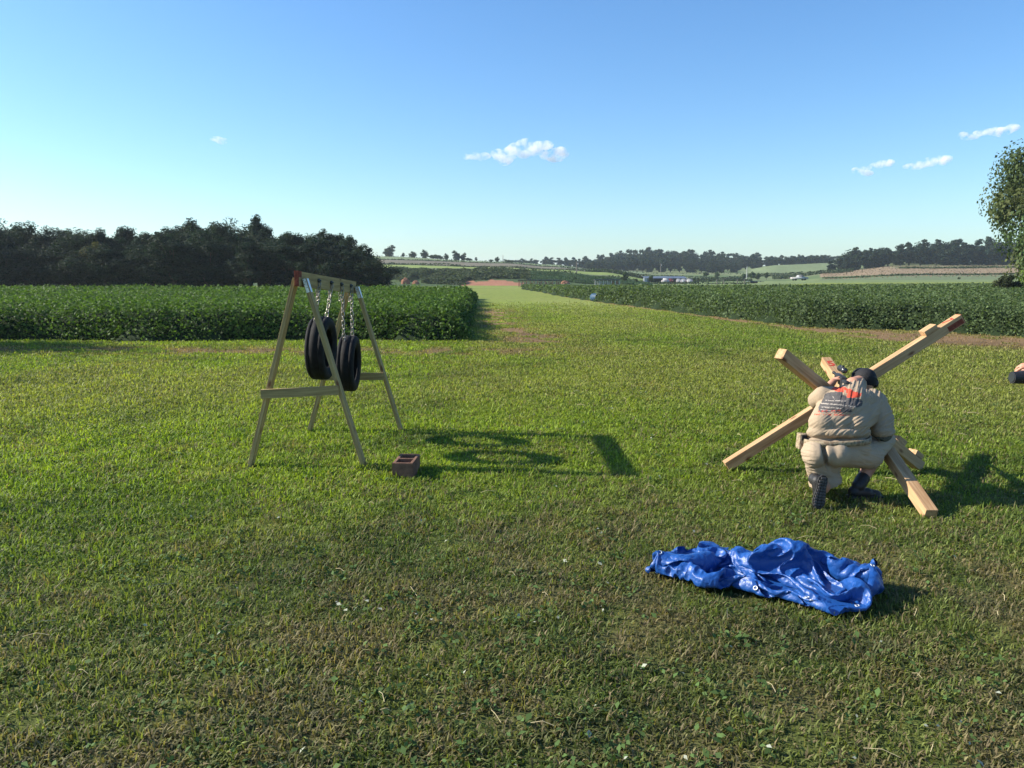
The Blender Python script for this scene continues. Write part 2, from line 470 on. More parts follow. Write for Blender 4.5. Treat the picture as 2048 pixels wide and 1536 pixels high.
# ------------------------------------------------------------------ crop fields
def build_crop(which):
    hc = 0.98
    inside = in_left if which == 'left' else in_right
    if which == 'left': x0, x1, y0, y1 = -62, 0.5, 20, 82
    else: x0, x1, y0, y1 = -1, 135, 20, 168
    # row-wise canopy height
    def canopy(x, y):
        e = inside(x, y)
        h = hc * (0.74 + 0.34 * fbm(x * .5, y * .5, 101, 2) + .22 * fbm(x * 2.2, y * 2.2, 107, 2)) * sstep(-0.25, 0.55, e) ** 0.5
        h = h * (0.93 + 0.07 * np.cos(x * 2 * math.pi / 0.95)) * (1 - .52 * sstep(55, 110, y))
        return h
    # leaves: density falls with distance, size grows
    Ps = []; Ns = []; Ss = []; Cs = []
    bands = [(20, 34, 270, .085), (34, 50, 140, .11), (50, 80, 60, .165), (80, 168, 20, .29)]
    for a, b, den, sz in bands:
        ya, yb = max(a, y0), min(b, y1)
        if yb <= ya: continue
        n = int((x1 - x0) * (yb - ya) * den)
        x = rng.uniform(x0, x1, n); y = rng.uniform(ya, yb, n)
        k = (np.abs(x) < y * 0.78 + 6) & (inside(x, y) > -0.12)
        x, y = x[k], y[k]
        h = canopy(x, y)
        e = inside(x, y)
        edge = e < 1.3
        z = h * (1 - rng.random(len(x)) ** 2 * 0.38)
        z = z + rng.normal(0, .085, len(x)) + sz * 0.15
        Ps.append(np.stack([x, y, z], 1)); Ss.append(sz * rng.uniform(.65, 1.3, len(x)))
        nn = rng.normal(0, .55, (len(x), 3)); nn[:, 2] += 0.9
        Ns.append(nn)
        Cs.append(np.stack([x, y], 1))
        # edge wall
        n = int((x1 - x0) * (yb - ya) * den * 1.6)
        x = rng.uniform(x0, x1, n); y = rng.uniform(ya, yb, n)
        e = inside(x, y)
        k = (np.abs(x) < y * 0.78 + 6) & (e > -0.15) & (e < 0.75)
        x, y = x[k], y[k]; h = canopy(x, y)
        for rep in range(2):
            z = h * rng.random(len(x)) ** 0.8 + 0.04
            Ps.append(np.stack([x + rng.normal(0, .08, len(x)), y + rng.normal(0, .08, len(x)), z], 1)); Ss.append(sz * rng.uniform(.6, 1.25, len(x)))
            nn = rng.normal(0, .6, (len(x), 3)); nn[:, 2] += 0.55; nn[:, 1] -= .5
            if which == 'left': nn[:, 0] += .2
            Ns.append(nn); Cs.append(np.stack([x, y], 1))
    Ps = np.vstack(Ps); Ns = np.vstack(Ns); Ss = np.concatenate(Ss); Cs = np.vstack(Cs)
    base = C3(0.072, 0.130, 0.026) if which == 'left' else C3(0.090, 0.130, 0.052)
    n = len(Ps)
    v = rng.uniform(.55, 1.45, n)[:, None]
    col = base * v * (0.8 + .4 * fbm(Cs[:, 0] * .4, Cs[:, 1] * .4, 103, 3))[:, None]
    pale = rng.random(n) < 0.06
    col[pale] = col[pale] * 1.15 + C3(.02, .02, .01)
    Ps[:, 2] += 0.0
    V, f, lt, cc = leaves_np(Ps, Ns, Ss, col, 0.85, 0.12)
    V[:, 2] = np.maximum(V[:, 2], 0.02)
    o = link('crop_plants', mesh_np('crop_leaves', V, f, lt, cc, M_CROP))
    # stems, with inner shade put into the dark colour: a lumpy body under the leaves
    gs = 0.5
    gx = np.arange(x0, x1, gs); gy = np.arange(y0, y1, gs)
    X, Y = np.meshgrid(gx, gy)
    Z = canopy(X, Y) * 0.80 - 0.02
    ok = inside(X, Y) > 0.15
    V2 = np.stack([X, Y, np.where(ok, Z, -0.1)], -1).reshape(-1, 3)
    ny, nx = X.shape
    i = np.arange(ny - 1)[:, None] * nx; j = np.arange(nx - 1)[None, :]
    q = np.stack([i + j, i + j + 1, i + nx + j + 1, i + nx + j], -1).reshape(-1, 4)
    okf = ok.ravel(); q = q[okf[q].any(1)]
    s = link('stem_shade_mass', mesh_np('stem_shade_mass', V2, q.ravel(), np.full(len(q), 4), None, M_CROPCORE, True), o)
    if which == 'left':
        tag(o, 'dark green knee to waist high crop field left of the mown strip', 'crop', kind='stuff')
    else:
        tag(o, 'green crop field right of the mown strip with a dirt track along it', 'crop', kind='stuff')
    tag(s, kind='stuff')
build_crop('left')
build_crop('right')

# ------------------------------------------------------------------ lawn blades
TARP_PX = [(1316, 1154), (1330, 1140), (1379, 1105), (1458, 1098), (1530, 1100), (1600, 1102), (1650, 1124), (1745, 1158), (1750, 1180), (1720, 1212), (1669, 1237), (1608, 1214), (1519, 1194), (1412, 1179), (1356, 1161)]
_tp = [G(u, v) for u, v in TARP_PX]
def under_tarp(x, y):
    c = np.zeros(x.shape, bool)
    for k in range(len(_tp)):
        a, b = _tp[k], _tp[(k + 1) % len(_tp)]
        c ^= ((a.y > y) != (b.y > y)) & (x < (b.x - a.x) * (y - a.y) / (b.y - a.y + 1e-12) + a.x)
    return c
def build_grass():
    N = 1520000
    rmin, rk, rmax = 2.2, 6.0, 62.0
    rs = np.linspace(rmin, rmax, 4000)
    den = np.where(rs < rk, 1.0 + .5 * (1 - sstep(3, 6, rs)), (rk / rs) ** 1.65) * rs
    cdf = np.cumsum(den); cdf /= cdf[-1]
    r = np.interp(rng.random(N), cdf, rs)
    a = rng.uniform(-0.86, 0.86, N)
    x = r * np.sin(a); y = r * np.cos(a)
    c, bare = ground_color(x, y, True)
    clump = fbm(x * 5.5, y * 5.5, 121, 3)
    dry = (1 - sstep(4.0, 8.0, r - 0.35 * x))
    keep = (rng.random(N) > bare * 0.93) & (in_left(x, y) < -0.02) & (in_right(x, y) < -0.02)
    keep &= rng.random(N) < 1 - sstep(34, 62, r)
    keep &= ~under_tarp(x, y)
    keep &= rng.random(N) < 0.55 + 1.1 * sstep(0.28, 0.62, clump)
    x, y, r, c, clump, dry = x[keep], y[keep], r[keep], c[keep], clump[keep], dry[keep]
    n = len(x)
    z = terrain(x, y)
    L = (0.022 + 0.036 * rng.random(n) ** 1.5) * (0.6 + 0.8 * clump) * (1 + 0.25 * np.sqrt(r / 6))
    L *= (1 - 0.10 * dry)
    W = (0.0042 + 0.0042 * rng.random(n)) * np.maximum(1, (r / 5.0)) ** 0.75
    th = rng.uniform(0, 2 * np.pi, n)
    lean = np.clip(rng.normal(0.95, .42, n), 0.05, 1.55)
    dx, dy = np.cos(th), np.sin(th)
    wx, wy = -dy, dx
    base = np.stack([x, y, z - 0.004], 1)
    d = np.stack([dx, dy, np.zeros(n)], 1); wv = np.stack([wx, wy, np.zeros(n)], 1); up = np.array([0, 0, 1.0])
    l1 = lean * 0.55
    m = base + L[:, None] * .55 * (d * np.sin(l1)[:, None] + up * np.cos(l1)[:, None])
    l2 = np.minimum(lean * 1.5, 1.9)
    t = m + L[:, None] * .55 * (d * np.sin(l2)[:, None] + up * np.cos(l2)[:, None])
    hw = W[:, None] * .5
    V = np.stack([base - wv * hw, base + wv * hw, m + wv * hw * 1.1, m - wv * hw * 1.1, t], 1).reshape(-1, 3)
    o5 = np.arange(n)[:, None] * 5
    f = (o5 + np.array([[0, 1, 2, 3, 3, 2, 4]])).ravel()
    lt = np.tile(np.array([4, 3]), n)
    v = rng.uniform(.62, 1.45, n)[:, None]
    c = c * v
    straw = rng.random(n) < (0.05 + 0.15 * dry)
    c[straw] = C3(.24, .19, .10) * rng.uniform(.6, 1.25, (straw.sum(), 1))
    pale = rng.random(n) < 0.06
    c[pale] = c[pale] * 1.25 + C3(.03, .035, .02)
    cc = np.repeat(c, 5, axis=0)
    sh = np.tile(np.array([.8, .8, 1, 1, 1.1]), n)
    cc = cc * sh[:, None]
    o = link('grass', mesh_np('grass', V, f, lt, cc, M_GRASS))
    tag(o, 'short mown lawn grass covering the foreground and the strip between the crops', 'grass', kind='stuff')
build_grass()
def build_weeds():
    Ps = []; Ns = []; Ss = []; Cc = []
    spots = []
    for k in range(1000):
        rr_ = 2.6 + 11 * random.random() ** 1.3; aa = random.uniform(-.68, .68)
        spots.append((rr_ * math.sin(aa), rr_ * math.cos(aa), random.randint(4, 12), random.uniform(.014, .030), 0.08))
    for (u, v, nn, pl) in [(830, 1215, 18, .3), (850, 1245, 16, .4), (1005, 1245, 14, .5), (1050, 1250, 20, .35), (1095, 1245, 12, .6), (1215, 1085, 26, .3), (1190, 1070, 18, .3), (735, 1225, 12, .4), (690, 1220, 10, .4), (960, 1340, 18, .12), (1130, 1450, 14, .4), (900, 1300, 16, .2), (1320, 1350, 26, .15), (1210, 1500, 14, .35), (400, 1330, 14, .15), (350, 1120, 16, .15), (1000, 1000, 14, .3), (1160, 990, 14, .3), (1900, 1300, 14, .2), (1480, 1290, 16, .15)]:
        p = G(u, v); spots.append((p.x, p.y, nn, .027, pl))
    for (x, y, n, s, pl) in spots:
        R_ = s * math.sqrt(n) * 0.85
        for j in range(n):
            a = random.uniform(0, 6.28); q = R_ * math.sqrt(random.random())
            px, py = x + q * math.cos(a), y + q * math.sin(a)
            Ps.append((px, py, tz(px, py) + random.uniform(.02, .05)))
            Ns.append((random.gauss(0, .55), random.gauss(0, .55), 1)); Ss.append(s * random.uniform(.7, 1.6))
            Cc.append((.36, .38, .30) if random.random() < pl * .32 else tuple(np.array((.065, .11, .032)) * random.uniform(.7, 1.5)))
    V, f, lt, cc = leaves_np(np.array(Ps), np.array(Ns), np.array(Ss), np.array(Cc), .6, .12)
    o = link('weeds', mesh_np('weeds', V, f, lt, cc, M_WEED))
    tag(o, 'broad leaved weeds and pale turned leaves scattered in the foreground lawn', 'weeds', kind='stuff')
    # dry straw stalks lying about
    bm = bmesh.new()
    for k in range(130):
        rr_ = 2.8 + 12 * random.random(); aa = random.uniform(-.66, .66)
        x, y = rr_ * math.sin(aa), rr_ * math.cos(aa); z = tz(x, y) + .045
        a = random.uniform(0, 6.28); L = random.uniform(.04, .16)
        add_tube(bm, [(x, y, z), (x + L * .5 * math.cos(a), y + L * .5 * math.sin(a), z + .012), (x + L * math.cos(a + .08), y + L * math.sin(a + .08), z)], (.0009 + .00014 * rr_), 3, False)
    o = from_bm('dry_stalks', bm, simple_mat('straw', (.45, .38, .22), .8, .2))
    tag(o, 'dry pale straw stalks strewn over the lawn', 'straw', kind='stuff')
build_weeds()
# ------------------------------------------------------------------ trees
def tree_data(seed, h, cw, cb, nleaf, leaf, nclump, conic=0.0, col=(0.016, 0.032, 0.019), tuft=0.24, droop=0.0, lean=0.0, rough=0.16):
    """crown: leaves in many clumps spread through an uneven envelope; trunk: tapered with limbs to the clumps"""
    r = np.random.default_rng(seed)
    ch = h - cb
    cl = []
    while len(cl) < nclump:
        p = r.normal(size=3); p /= np.linalg.norm(p)
        q = r.random() ** 0.45
        zz = p[2] * q
        wz = math.sqrt(max(0.02, 1 - conic * max(0, zz) ** 0.8 - 0.1 * abs(zz))) if conic else 1
        ang = math.atan2(p[1], p[0])
        lob = 0.78 + 0.30 * math.sin(ang * 2 + seed) * math.sin(zz * 3 + seed * 1.7) + rough * r.normal()
        cl.append((p[0] * q * cw * wz * lob, p[1] * q * cw * wz * lob, cb + ch * (0.5 + 0.46 * zz * (0.92 + .08 * r.normal())), r.uniform(.6, 1.25)))
    cl = np.array(cl)
    for it in range(6):                       # pull stray clumps back to the others
        dd_ = np.linalg.norm(cl[:, None, :3] - cl[None, :, :3], axis=2)
        nn_ = (dd_ < 1.5 * tuft * cw).sum(1) - 1
        k_ = nn_ < 3
        cl[k_, :3] = cl[k_, :3] * .85 + np.array([0, 0, cb + .5 * ch]) * .15
    per = nleaf // nclump
    P_, N_, S_, C_ = [], [], [], []
    for c in cl:
        rad = tuft * cw * c[3]
        d = r.normal(size=(per, 3)); d /= np.linalg.norm(d, axis=1, keepdims=True)
        rr = rad * r.random(per) ** 0.45
        p = d * rr[:, None] * np.array([1.05, 1.05, .95]) + c[:3]
        p[:, 2] -= droop * rr * (0.5 + r.random(per))
        P_.append(p)
        nn = d * 0.8 + r.normal(0, .55, (per, 3)); nn[:, 2] += 0.45
        N_.append(nn); S_.append(leaf * r.uniform(.6, 1.35, per))
        tone = r.uniform(.72, 1.3)
        cc = np.array(col) * tone * r.uniform(.75, 1.3, per)[:, None]
        cc[:, 0] *= r.uniform(.85, 1.25)
        C_.append(cc)
    P_ = np.vstack(P_); P_[:, 2] = np.maximum(P_[:, 2], 0.05)
    V, f, lt, cc = leaves_np(P_, np.vstack(N_), np.concatenate(S_), np.vstack(C_), .8, .1, r)
    crown = mesh_np('crown', V, f, lt, cc, M_LEAF)
    bm = bmesh.new()
    tr = 0.028 * h
    top = Vector((lean * h * .3, 0, cb + ch * 0.75))
    pts = [Vector((0, 0, -0.5)), Vector((0.02 * h * r.normal(), 0.02 * h * r.normal(), cb * 0.6 + .2)), Vector((.02 * h * r.normal(), .02 * h * r.normal(), cb + ch * .35)), top]
    add_tube(bm, pts, [tr * 1.25, tr, tr * .7, tr * .2], 7)
    for k in r.choice(nclump, min(nclump, 14), replace=False):
        c = cl[k]; t = r.uniform(.25, .7); s = pts[1].lerp(pts[2], t)
        if c[2] < s.z: s = pts[1].copy()
        m = s.lerp(Vector(c[:3]), .5) + Vector((0, 0, .04 * h))
        add_tube(bm, [s, m, Vector(c[:3])], [tr * .4, tr * .25, tr * .08], 5)
    me = bpy.data.meshes.new('trunk'); bm.to_mesh(me); bm.free(); me.materials.append(M_BARK)
    return crown, me
def place_tree(name, data, x, y, sx, sz, label, cat, group=None, rz=None, z=None):
    zz = tz(x, y) if z is None else z
    o = empty(name, (x, y, zz), label, cat, group, random.uniform(0, 6.28) if rz is None else rz)
    o.scale = (sx, sx, sz)
    link('trunk', data[1], o); link('crown', data[0], o)
    return o
def top_z(v, d): return H - d * math.tan(PITCH + math.atan((v - 768) / F))
def place_px(name, data, h0, u, vtop, d, wscale, label, cat, group=None, hmin=2.0, minw=0.0):
    p = P(u, 600, d); x = p.x
    zb = tz(x, d)
    h = max(hmin, top_z(vtop, d) - zb)
    s = h / h0
    return place_tree(name, data, x, d, max(wscale * s, minw * random.uniform(.85, 1.15)), s, label, cat, group)

BROAD = [tree_data(s, 12, 4.9, -1.5, 16000, .26, 85) for s in (1, 2, 3, 4)]
BROADT = [tree_data(s, 12, 3.6, 0.4, 14000, .25, 85, conic=.3) for s in (5, 6)]
FARB = [tree_data(s, 13, 6.0, -3.5, 2600, .85, 44, col=(.020, .037, .022)) for s in (11, 12, 13)]
FARC = [tree_data(s, 14, 4.2, -3.5, 1900, .8, 34, conic=.85, col=(.016, .030, .019)) for s in (14, 15)]
BUSH = [tree_data(s, 2.4, 1.5, 0.0, 1600, .26, 22, col=(.04, .07, .022)) for s in (21, 22)]

# the dark wood behind the left crop
prof = [(-500, 400), (-250, 395), (-60, 402), (0, 420), (40, 444), (75, 455), (120, 457), (160, 452), (200, 446), (240, 449), (285, 463), (330, 439), (370, 434), (400, 430), (450, 434), (490, 441), (540, 450), (600, 452), (650, 452), (690, 460), (720, 474), (745, 492), (757, 506)]
pu = [a for a, b in prof]; pv = [b for a, b in prof]
Gw = 'dark trees of the wood behind the left crop field'
for row, (d, step, dv) in enumerate([(86, 40, 22), (93, 30, 5), (102, 32, 0)]):
    u = -460 + row * 17
    while u < 742 - row * 2:
        uu = u + random.uniform(-8, 8)
        v = np.interp(uu, pu, pv) + dv - 6 + random.uniform(-10, 12) + (22 * random.random() ** 2 if row == 0 else 0)
        if uu > -40 and uu < 60 and row > 0: pass
        dat = random.choice(BROAD if random.random() < .72 else BROADT)
        if uu > 570: dat = random.choice(BROADT + BROAD[:1])
        place_px('woodland_tree', dat, 12, uu, v, d + random.uniform(-2, 2), random.uniform(.8, 1.1), ['dark leafy tree in the front row of the shaded wood behind the left crop', 'dark leafy tree in the second row of the left wood, its top on the skyline', 'dark leafy tree at the back of the left wood behind the others'][row], 'tree', Gw, minw=.78)
        u += step
for (u, vt, d, wsc, lab) in [
        (527, 409, 96, .72, 'slim tree with a feathery top sticking up above the left wood'),
        (4, 414, 88, .95, 'tallest rounded tree of the left wood, at the left edge of the picture'),
        (752, 506, 90, .8, 'end tree of the left wood, next to the terraced hill'),
        (405, 427, 97, 1.1, 'broad domed tree forming the highest hump in the middle of the left wood')]:
    place_px('woodland_tree', BROADT[0] if wsc < .9 else BROAD[1], 12, u, vt, d, wsc, lab, 'tree')
yel = tree_data(31, 12, 4.2, .6, 12000, .26, 70, col=(.075, .080, .022))
place_px('woodland_tree', yel, 12, 190, 470, 87, .85, 'yellowish olive tree at the front of the left wood, lighter than its neighbours', 'tree')

# single trees along the crest of the terraced hill
crest = [(780, 487, 1.25, 'B', 'big round tree on the hill crest right beside the end of the left wood'),
         (808, 504, 1.8, 'C', 'small pointed tree just right of the big round tree on the hill crest'),
         (828, 501, 1.7, 'B', 'wide low tree in the middle of the clump on the hill crest'),
         (851, 497, 1.2, 'B', 'lighter rounded tree at the right end of the clump on the hill crest'),
         (894, 505, 1.0, 'B', 'thin pale see through tree on the hill crest left of the tall dark one'),
         (914, 498, 1.1, 'B', 'tall dark double topped tree on the hill crest'),
         (927, 503, .9, 'B', 'narrow leaning tree close to the right of the tall dark one on the crest'),
         (953, 513, 1.9, 'C', 'lone small conical evergreen on the hill crest above the clay bank'),
         (994, 512, 1.3, 'B', 'small bushy tree on the hill crest next to the thin pole')]
for u, v, ws, k, lab in crest:
    place_px('hill_tree', FARB[0] if k == 'B' else FARC[0], 13 if k == 'B' else 14, u, v, 401, ws * 1.15, lab, 'tree', hmin=2.2)
for u, v in [(866, 509), (873, 508), (882, 511), (936, 515), (941, 517), (982, 520), (1018, 519), (1024, 520)]:
    place_px('hill_shrub', BUSH[0], 2.4, u, v, 401, 3.0, 'low dark shrub on the crest of the terraced hill', 'shrub', 'low shrubs along the hill crest', hmin=1.2)

# far wood on the hill in the middle
prof2 = [(1000, 524), (1040, 521), (1080, 517), (1120, 516), (1150, 517), (1180, 513), (1200, 508), (1240, 499), (1270, 496), (1300, 492), (1330, 495), (1365, 494), (1400, 499), (1440, 503), (1470, 506), (1500, 504), (1530, 509), (1560, 509), (1600, 509), (1640, 506), (1660, 508)]
pu2 = [a for a, b in prof2]; pv2 = [b for a, b in prof2]
Gf = 'trees of the far wood on the middle hill'
for row, (d, step, u0, u1) in enumerate([(452, 15, 1175, 1475), (475, 17, 1165, 1650), (510, 16, 1150, 1655), (550, 15, 1100, 1660), (600, 13, 1010, 1680)]):
    u = u0
    while u < u1:
        uu = u + random.uniform(-6, 6)
        dat, h0 = (random.choice(FARB), 13) if random.random() < .7 else (random.choice(FARC), 14)
        lim = np.interp(uu, pu2, pv2) - 4
        v = lim + random.uniform(-2, 3) if row >= 4 else lim + (4 - row) * 6.0 + random.uniform(-3, 4)
        if uu > 1480: v = lim + random.uniform(0, 7) + (4 - row) * .8
        if not (1480 < uu < 1655 and d < 490):
            place_px('far_tree', dat, h0, uu, v, d, random.uniform(1.0, 1.5), 'bluish green tree in the far wood, ' + ('along its lower front edge' if row == 0 else 'on its skyline' if row == 4 else 'within its dense middle'), 'tree', Gf, hmin=6, minw=.78)
        u += step
# wood above the bare brown slope on the right
prof3 = [(1655, 512), (1670, 503), (1700, 492), (1740, 487), (1780, 484), (1830, 478), (1850, 480), (1880, 475), (1920, 473), (1960, 468), (2000, 464), (2100, 462), (2400, 455)]
pu3 = [a for a, b in prof3]; pv3 = [b for a, b in prof3]
Gr = 'trees of the wood above the bare slope on the right'
for row, (d, step) in enumerate([(353, 22), (364, 22), (378, 20)]):
    u = 1672 + row * 9 - (row == 0) * 8
    while u < 2330:
        uu = u + random.uniform(-6, 6)
        lim = np.interp(uu, pu3, pv3) - 4
        dat, h0 = (random.choice(FARB), 13) if random.random() < .6 else (random.choice(FARC), 14)
        v = lim + random.uniform(-2, 4) + (2 - row) * 6
        dd = d + 40 * sstep(1760, 1660, uu) * 0
        place_px('slope_tree', dat, h0, uu, v, dd, random.uniform(.95, 1.3), 'dark tree in the wood above the bare slope, ' + ('in its front row' if row == 0 else 'on its skyline' if row == 2 else 'between front row and skyline'), 'tree', Gr, hmin=6, minw=.85)
        u += step
# big tree at the right edge, the brighter one in front and the dark bush at its foot
big = tree_data(41, 15, 7.6, -6.0, 120000, .21, 280, col=(.07, .10, .036), tuft=.17, droop=.25, rough=.24)
p = P(2175, 560, 60)
place_tree('big_tree', big, p.x, 60, 1.0, (top_z(262, 60)) / 15 * 1.62, 'large pale green tree with drooping twigs cut by the right edge of the picture', 'tree')
brt = tree_data(42, 5.2, 2.4, 0.2, 12000, .16, 60, col=(.08, .15, .022))
p = P(2106, 560, 52)
place_tree('small_tree', brt, p.x, 52, 1.0, 1.0, 'bright green young tree in front of the large tree at the right edge', 'tree')
dkb = tree_data(43, 2.8, 1.3, 0.5, 4500, .15, 30, col=(.04, .052, .024))
p = P(2008, 560, 58)
place_tree('dark_bush', dkb, p.x, 58, 1.0, .78, 'brownish dark bush at the foot of the large tree on the right', 'bush')
# trees left of the view whose shade falls on the lawn and the crop
for (x, y, h, lab) in [(-27.3, 21.8, 11.8, 'tree left of the picture shading the lawn in front of the crop'),
                       (-40, 36.5, 12.5, 'tree left of the picture shading the left end of the crop'),
                       (-19.3, 15.2, 6.8, 'smaller tree left of the picture shading the left edge of the lawn'),
                       (-16.5, 6.4, 7.6, 'nearest tree left of the picture, beside the camera')][:3]:
    place_tree('yard_tree', BROAD[2], x, y, h / 12 * .8, h / 12, lab, 'tree')

# small trees and bushes on the flat behind the right crop
for (u, v, d, ws, dat, h0, lab) in [
        (1249, 541, 215, .9, BUSH[0], 2.4, 'round dark tree left of the grey blue barn'),
        (1301, 549, 225, .75, BUSH[1], 2.4, 'upright dark small tree right against the grey blue barn'),
        (1272, 556, 220, 1.0, BUSH[0], 2.4, 'low dark bush between the round tree and the barn'),
        (1214, 556, 212, 1.3, BUSH[1], 2.4, 'low spreading bush behind the short roofed rack'),
        (1150, 557, 212, 1.3, BUSH[1], 2.4, 'dark bush at the foot of the utility pole'),
        (1501, 542, 300, 1.0, BUSH[1], 2.4, 'round bush nearest the white pole on the far meadow'),
        (1514, 544, 302, 1.0, BUSH[0], 2.4, 'second round bush right of the white pole on the far meadow'),
        (1531, 543, 304, .7, BUSH[1], 2.4, 'narrow young tree on the far meadow right of the two round bushes'),
        (1485, 546, 300, .9, BUSH[0], 2.4, 'small bush left of the white pole on the far meadow'),
        (1411, 543, 330, 1.2, BUSH[1], 2.4, 'bush standing left on the meadow edge in front of the far wood'),
        (1432, 543, 335, 1.2, BUSH[0], 2.4, 'wide bush on the meadow edge in front of the far wood'),
        (1617, 541, 330, 1.6, BUSH[0], 2.4, 'broad low thicket on the meadow below the bare slope'),
        (1645, 545, 320, 1.8, BUSH[1], 2.4, 'long low thicket by the left foot of the bare slope'),
        (1915, 554, 215, 1.3, BUSH[1], 2.4, 'flat dark bush alone in the pale grass behind the right crop')]:
    place_px('bush', dat, h0, u, v, d, ws, lab, 'bush', hmin=.8)

# vines and scrub over the banks behind the range, and the scrub lines between the hill terraces
def build_scrub():
    n = 85000
    u = rng.uniform(735, 1300, n); y = rng.uniform(188, 236, n)
    x = (u - 1024) / F * y
    lump = fbm(x * .22, y * .22, 141, 3)
    ylo = np.where((u > 845) & (u < 930), 188, 198) + 6 * fbm(x * .1, y * 0, 142, 2) + 4 * (lump)
    red = (u > 925) & (u < 1045)
    k = (y > ylo + red * (0 + 4 * fbm(x * .4, x * 0, 143, 2))) & ~((u > 1075) & (y > 228)) & (y < 233)
    k &= ~((u < 845) & (y < 207 + 5 * np.sin(u * .13)))
    x, y, u, lump = x[k], y[k], u[k], lump[k]
    z = terrain(x, y) + np.clip(lump - .32, 0, 1) * 3.2 * (1 - .6 * ((u > 1050))) * rng.random(len(x)) ** .35 * (.35 + .65 * (u < 1060)) + .1
    nn = rng.normal(0, .5, (len(x), 3)); nn[:, 2] += .7; nn[:, 1] -= .35
    c = np.where((u > 1060)[:, None], C3(.045, .085, .035), C3(.055, .075, .032)) * rng.uniform(.6, 1.35, len(x))[:, None] * (.7 + .6 * lump)[:, None]
    V, f, lt, cc = leaves_np(np.stack([x, y, z], 1), nn, rng.uniform(.35, .75, len(x)), c, .85, .1)
    o = link('vines', mesh_np('vines', V, f, lt, cc, M_LEAF))
    tag(o, 'creeping vines and scrub covering the earth banks at the end of the range', 'vines', kind='stuff')
    Ps = []
    for t0, dens in [(.08, 1300), (.447, 2400), (.745, 2000), (1.0, 700)]:
        m = dens
        uu = rng.uniform(700, 1500, m); yy = 222 + t0 * 178 + rng.normal(0, 1.0, m)
        xx = (uu - 1024) / F * yy
        hh = .25 + 1.1 * np.clip(fbm(xx * .12, yy * 0 + t0 * 9, 151, 3) - .4, 0, 1) * 2
        Ps.append(np.stack([xx, yy, terrain(xx, yy) + hh * rng.random(m)], 1))
    # hedge across the meadow right of the pole, and lines on the bare slope
    for (ua, ub, yy0, m, hh) in [(1180, 1480, 300, 2600, 1.2), (1290, 1500, 268, 900, .5), (1640, 2200, 251, 1500, .35), (1790, 2200, 296, 1700, .5), (1540, 1700, 315, 1500, 1.4), (1480, 1600, 372, 900, 1.3)]:
        uu = rng.uniform(ua, ub, m); yy = yy0 + rng.normal(0, 1.6, m); xx = (uu - 1024) / F * yy
        Ps.append(np.stack([xx, yy, terrain(xx, yy) + hh * rng.random(m)], 1))
    # rough herbs over the bare slope
    uu = rng.uniform(1640, 2200, 5000); yy = rng.uniform(238, 350, 5000); xx = (uu - 1024) / F * yy
    Q = np.stack([xx, yy, terrain(xx, yy) + .1], 1)
    Ps = np.vstack(Ps); m = len(Ps)
    nn = rng.normal(0, .6, (m + 5000, 3)); nn[:, 2] += .5
    c = np.vstack([C3(.035, .055, .025) * rng.uniform(.6, 1.5, m)[:, None], C3(.22, .17, .12) * rng.uniform(.5, 1.4, 5000)[:, None]])
    V, f, lt, cc = leaves_np(np.vstack([Ps, Q]), nn, np.concatenate([rng.uniform(.35, .8, m), rng.uniform(.2, .5, 5000)]), c, .85, .1)
    o = link('scrub', mesh_np('scrub', V, f, lt, cc, M_LEAF))
    tag(o, 'dark scrub lines between the terraces and fields of the far slopes', 'scrub', kind='stuff')
build_scrub()

# ------------------------------------------------------------------ red clay heaps beside the wood
M_CLAY = simple_mat('red_clay', (.25, .12, .075), .95, .1, var=.35, scale=.9, bump=.6, bscale=3)
def clay_heap(u, d, wpx, hpx, label, seed):
    p = P(u, 565, d); w_ = wpx / F * d / 2; h_ = hpx / F * d
    bm = bmesh.new()
    bmesh.ops.create_icosphere(bm, subdivisions=4, radius=1)
    for v in bm.verts:
        n = float(fbm(np.array([v.co.x * 2 + seed]), np.array([v.co.y * 2 + v.co.z * 2]), seed, 4)[0]) - .5
        v.co *= 1 + .5 * n
        v.co = Vector((v.co.x * w_, v.co.y * w_ * .7, max(-.1, v.co.z) * h_))
    o = from_bm('clay_heap', bm, M_CLAY, smooth=True); o.location = (p.x, d, tz(p.x, d) - .1)
    tag(o, label, 'clay heap')
clay_heap(770, 193, 20, 9, 'rounded red clay heap at the foot of the left wood', 3)
clay_heap(811, 194, 18, 13, 'steepest red clay heap, second from the left wood', 5)
clay_heap(832, 193, 15, 9, 'small red clay heap, farthest from the left wood', 8)
clay_heap(1131, 198, 18, 7, 'red clay heap showing right behind the end of the long roofed rack', 9)

# ------------------------------------------------------------------ poles
M_POLE = simple_mat('pole_wood', (.20, .17, .14), .85, .2)
M_WHITE = simple_mat('white_paint', (.42, .42, .40), .5, .4)
def pole(name, u, vt, d, r_, mat, label, arm=False):
    p = P(u, 560, d); z0 = tz(p.x, d); h = top_z(vt, d) - z0
    o = empty(name, (p.x, d, z0), label, 'pole')
    bm = bmesh.new(); add_tube(bm, [(0, 0, -.3), (0, 0, h * .5), (0, 0, h)], [r_ * 1.2, r_, r_ * .8], 8)
    from_bm('shaft', bm, mat, o)
    if arm:
        bm = bmesh.new(); add_box(bm, (0, -.2, h * .93), (1.5, .12, .12), bev=.01); from_bm('crossarm', bm, mat, o)
        bm = bmesh.new(); add_tube(bm, [(.35, -.25, h * .78), (.35, -.25, h * .88)], .18, 8); from_bm('transformer', bm, M_WHITE, o)
    return o
pole('utility_pole', 1153, 523, 240, .16, M_POLE, 'wooden utility pole with a transformer standing over the vine covered bank', True)
pole('flag_pole', 1006, 510, 402, .13, M_POLE, 'thin bare pole on the crest of the terraced hill')
pole('utility_pole', 1321, 527, 430, .16, M_POLE, 'distant wooden utility pole in front of the far wood above the barn', True)
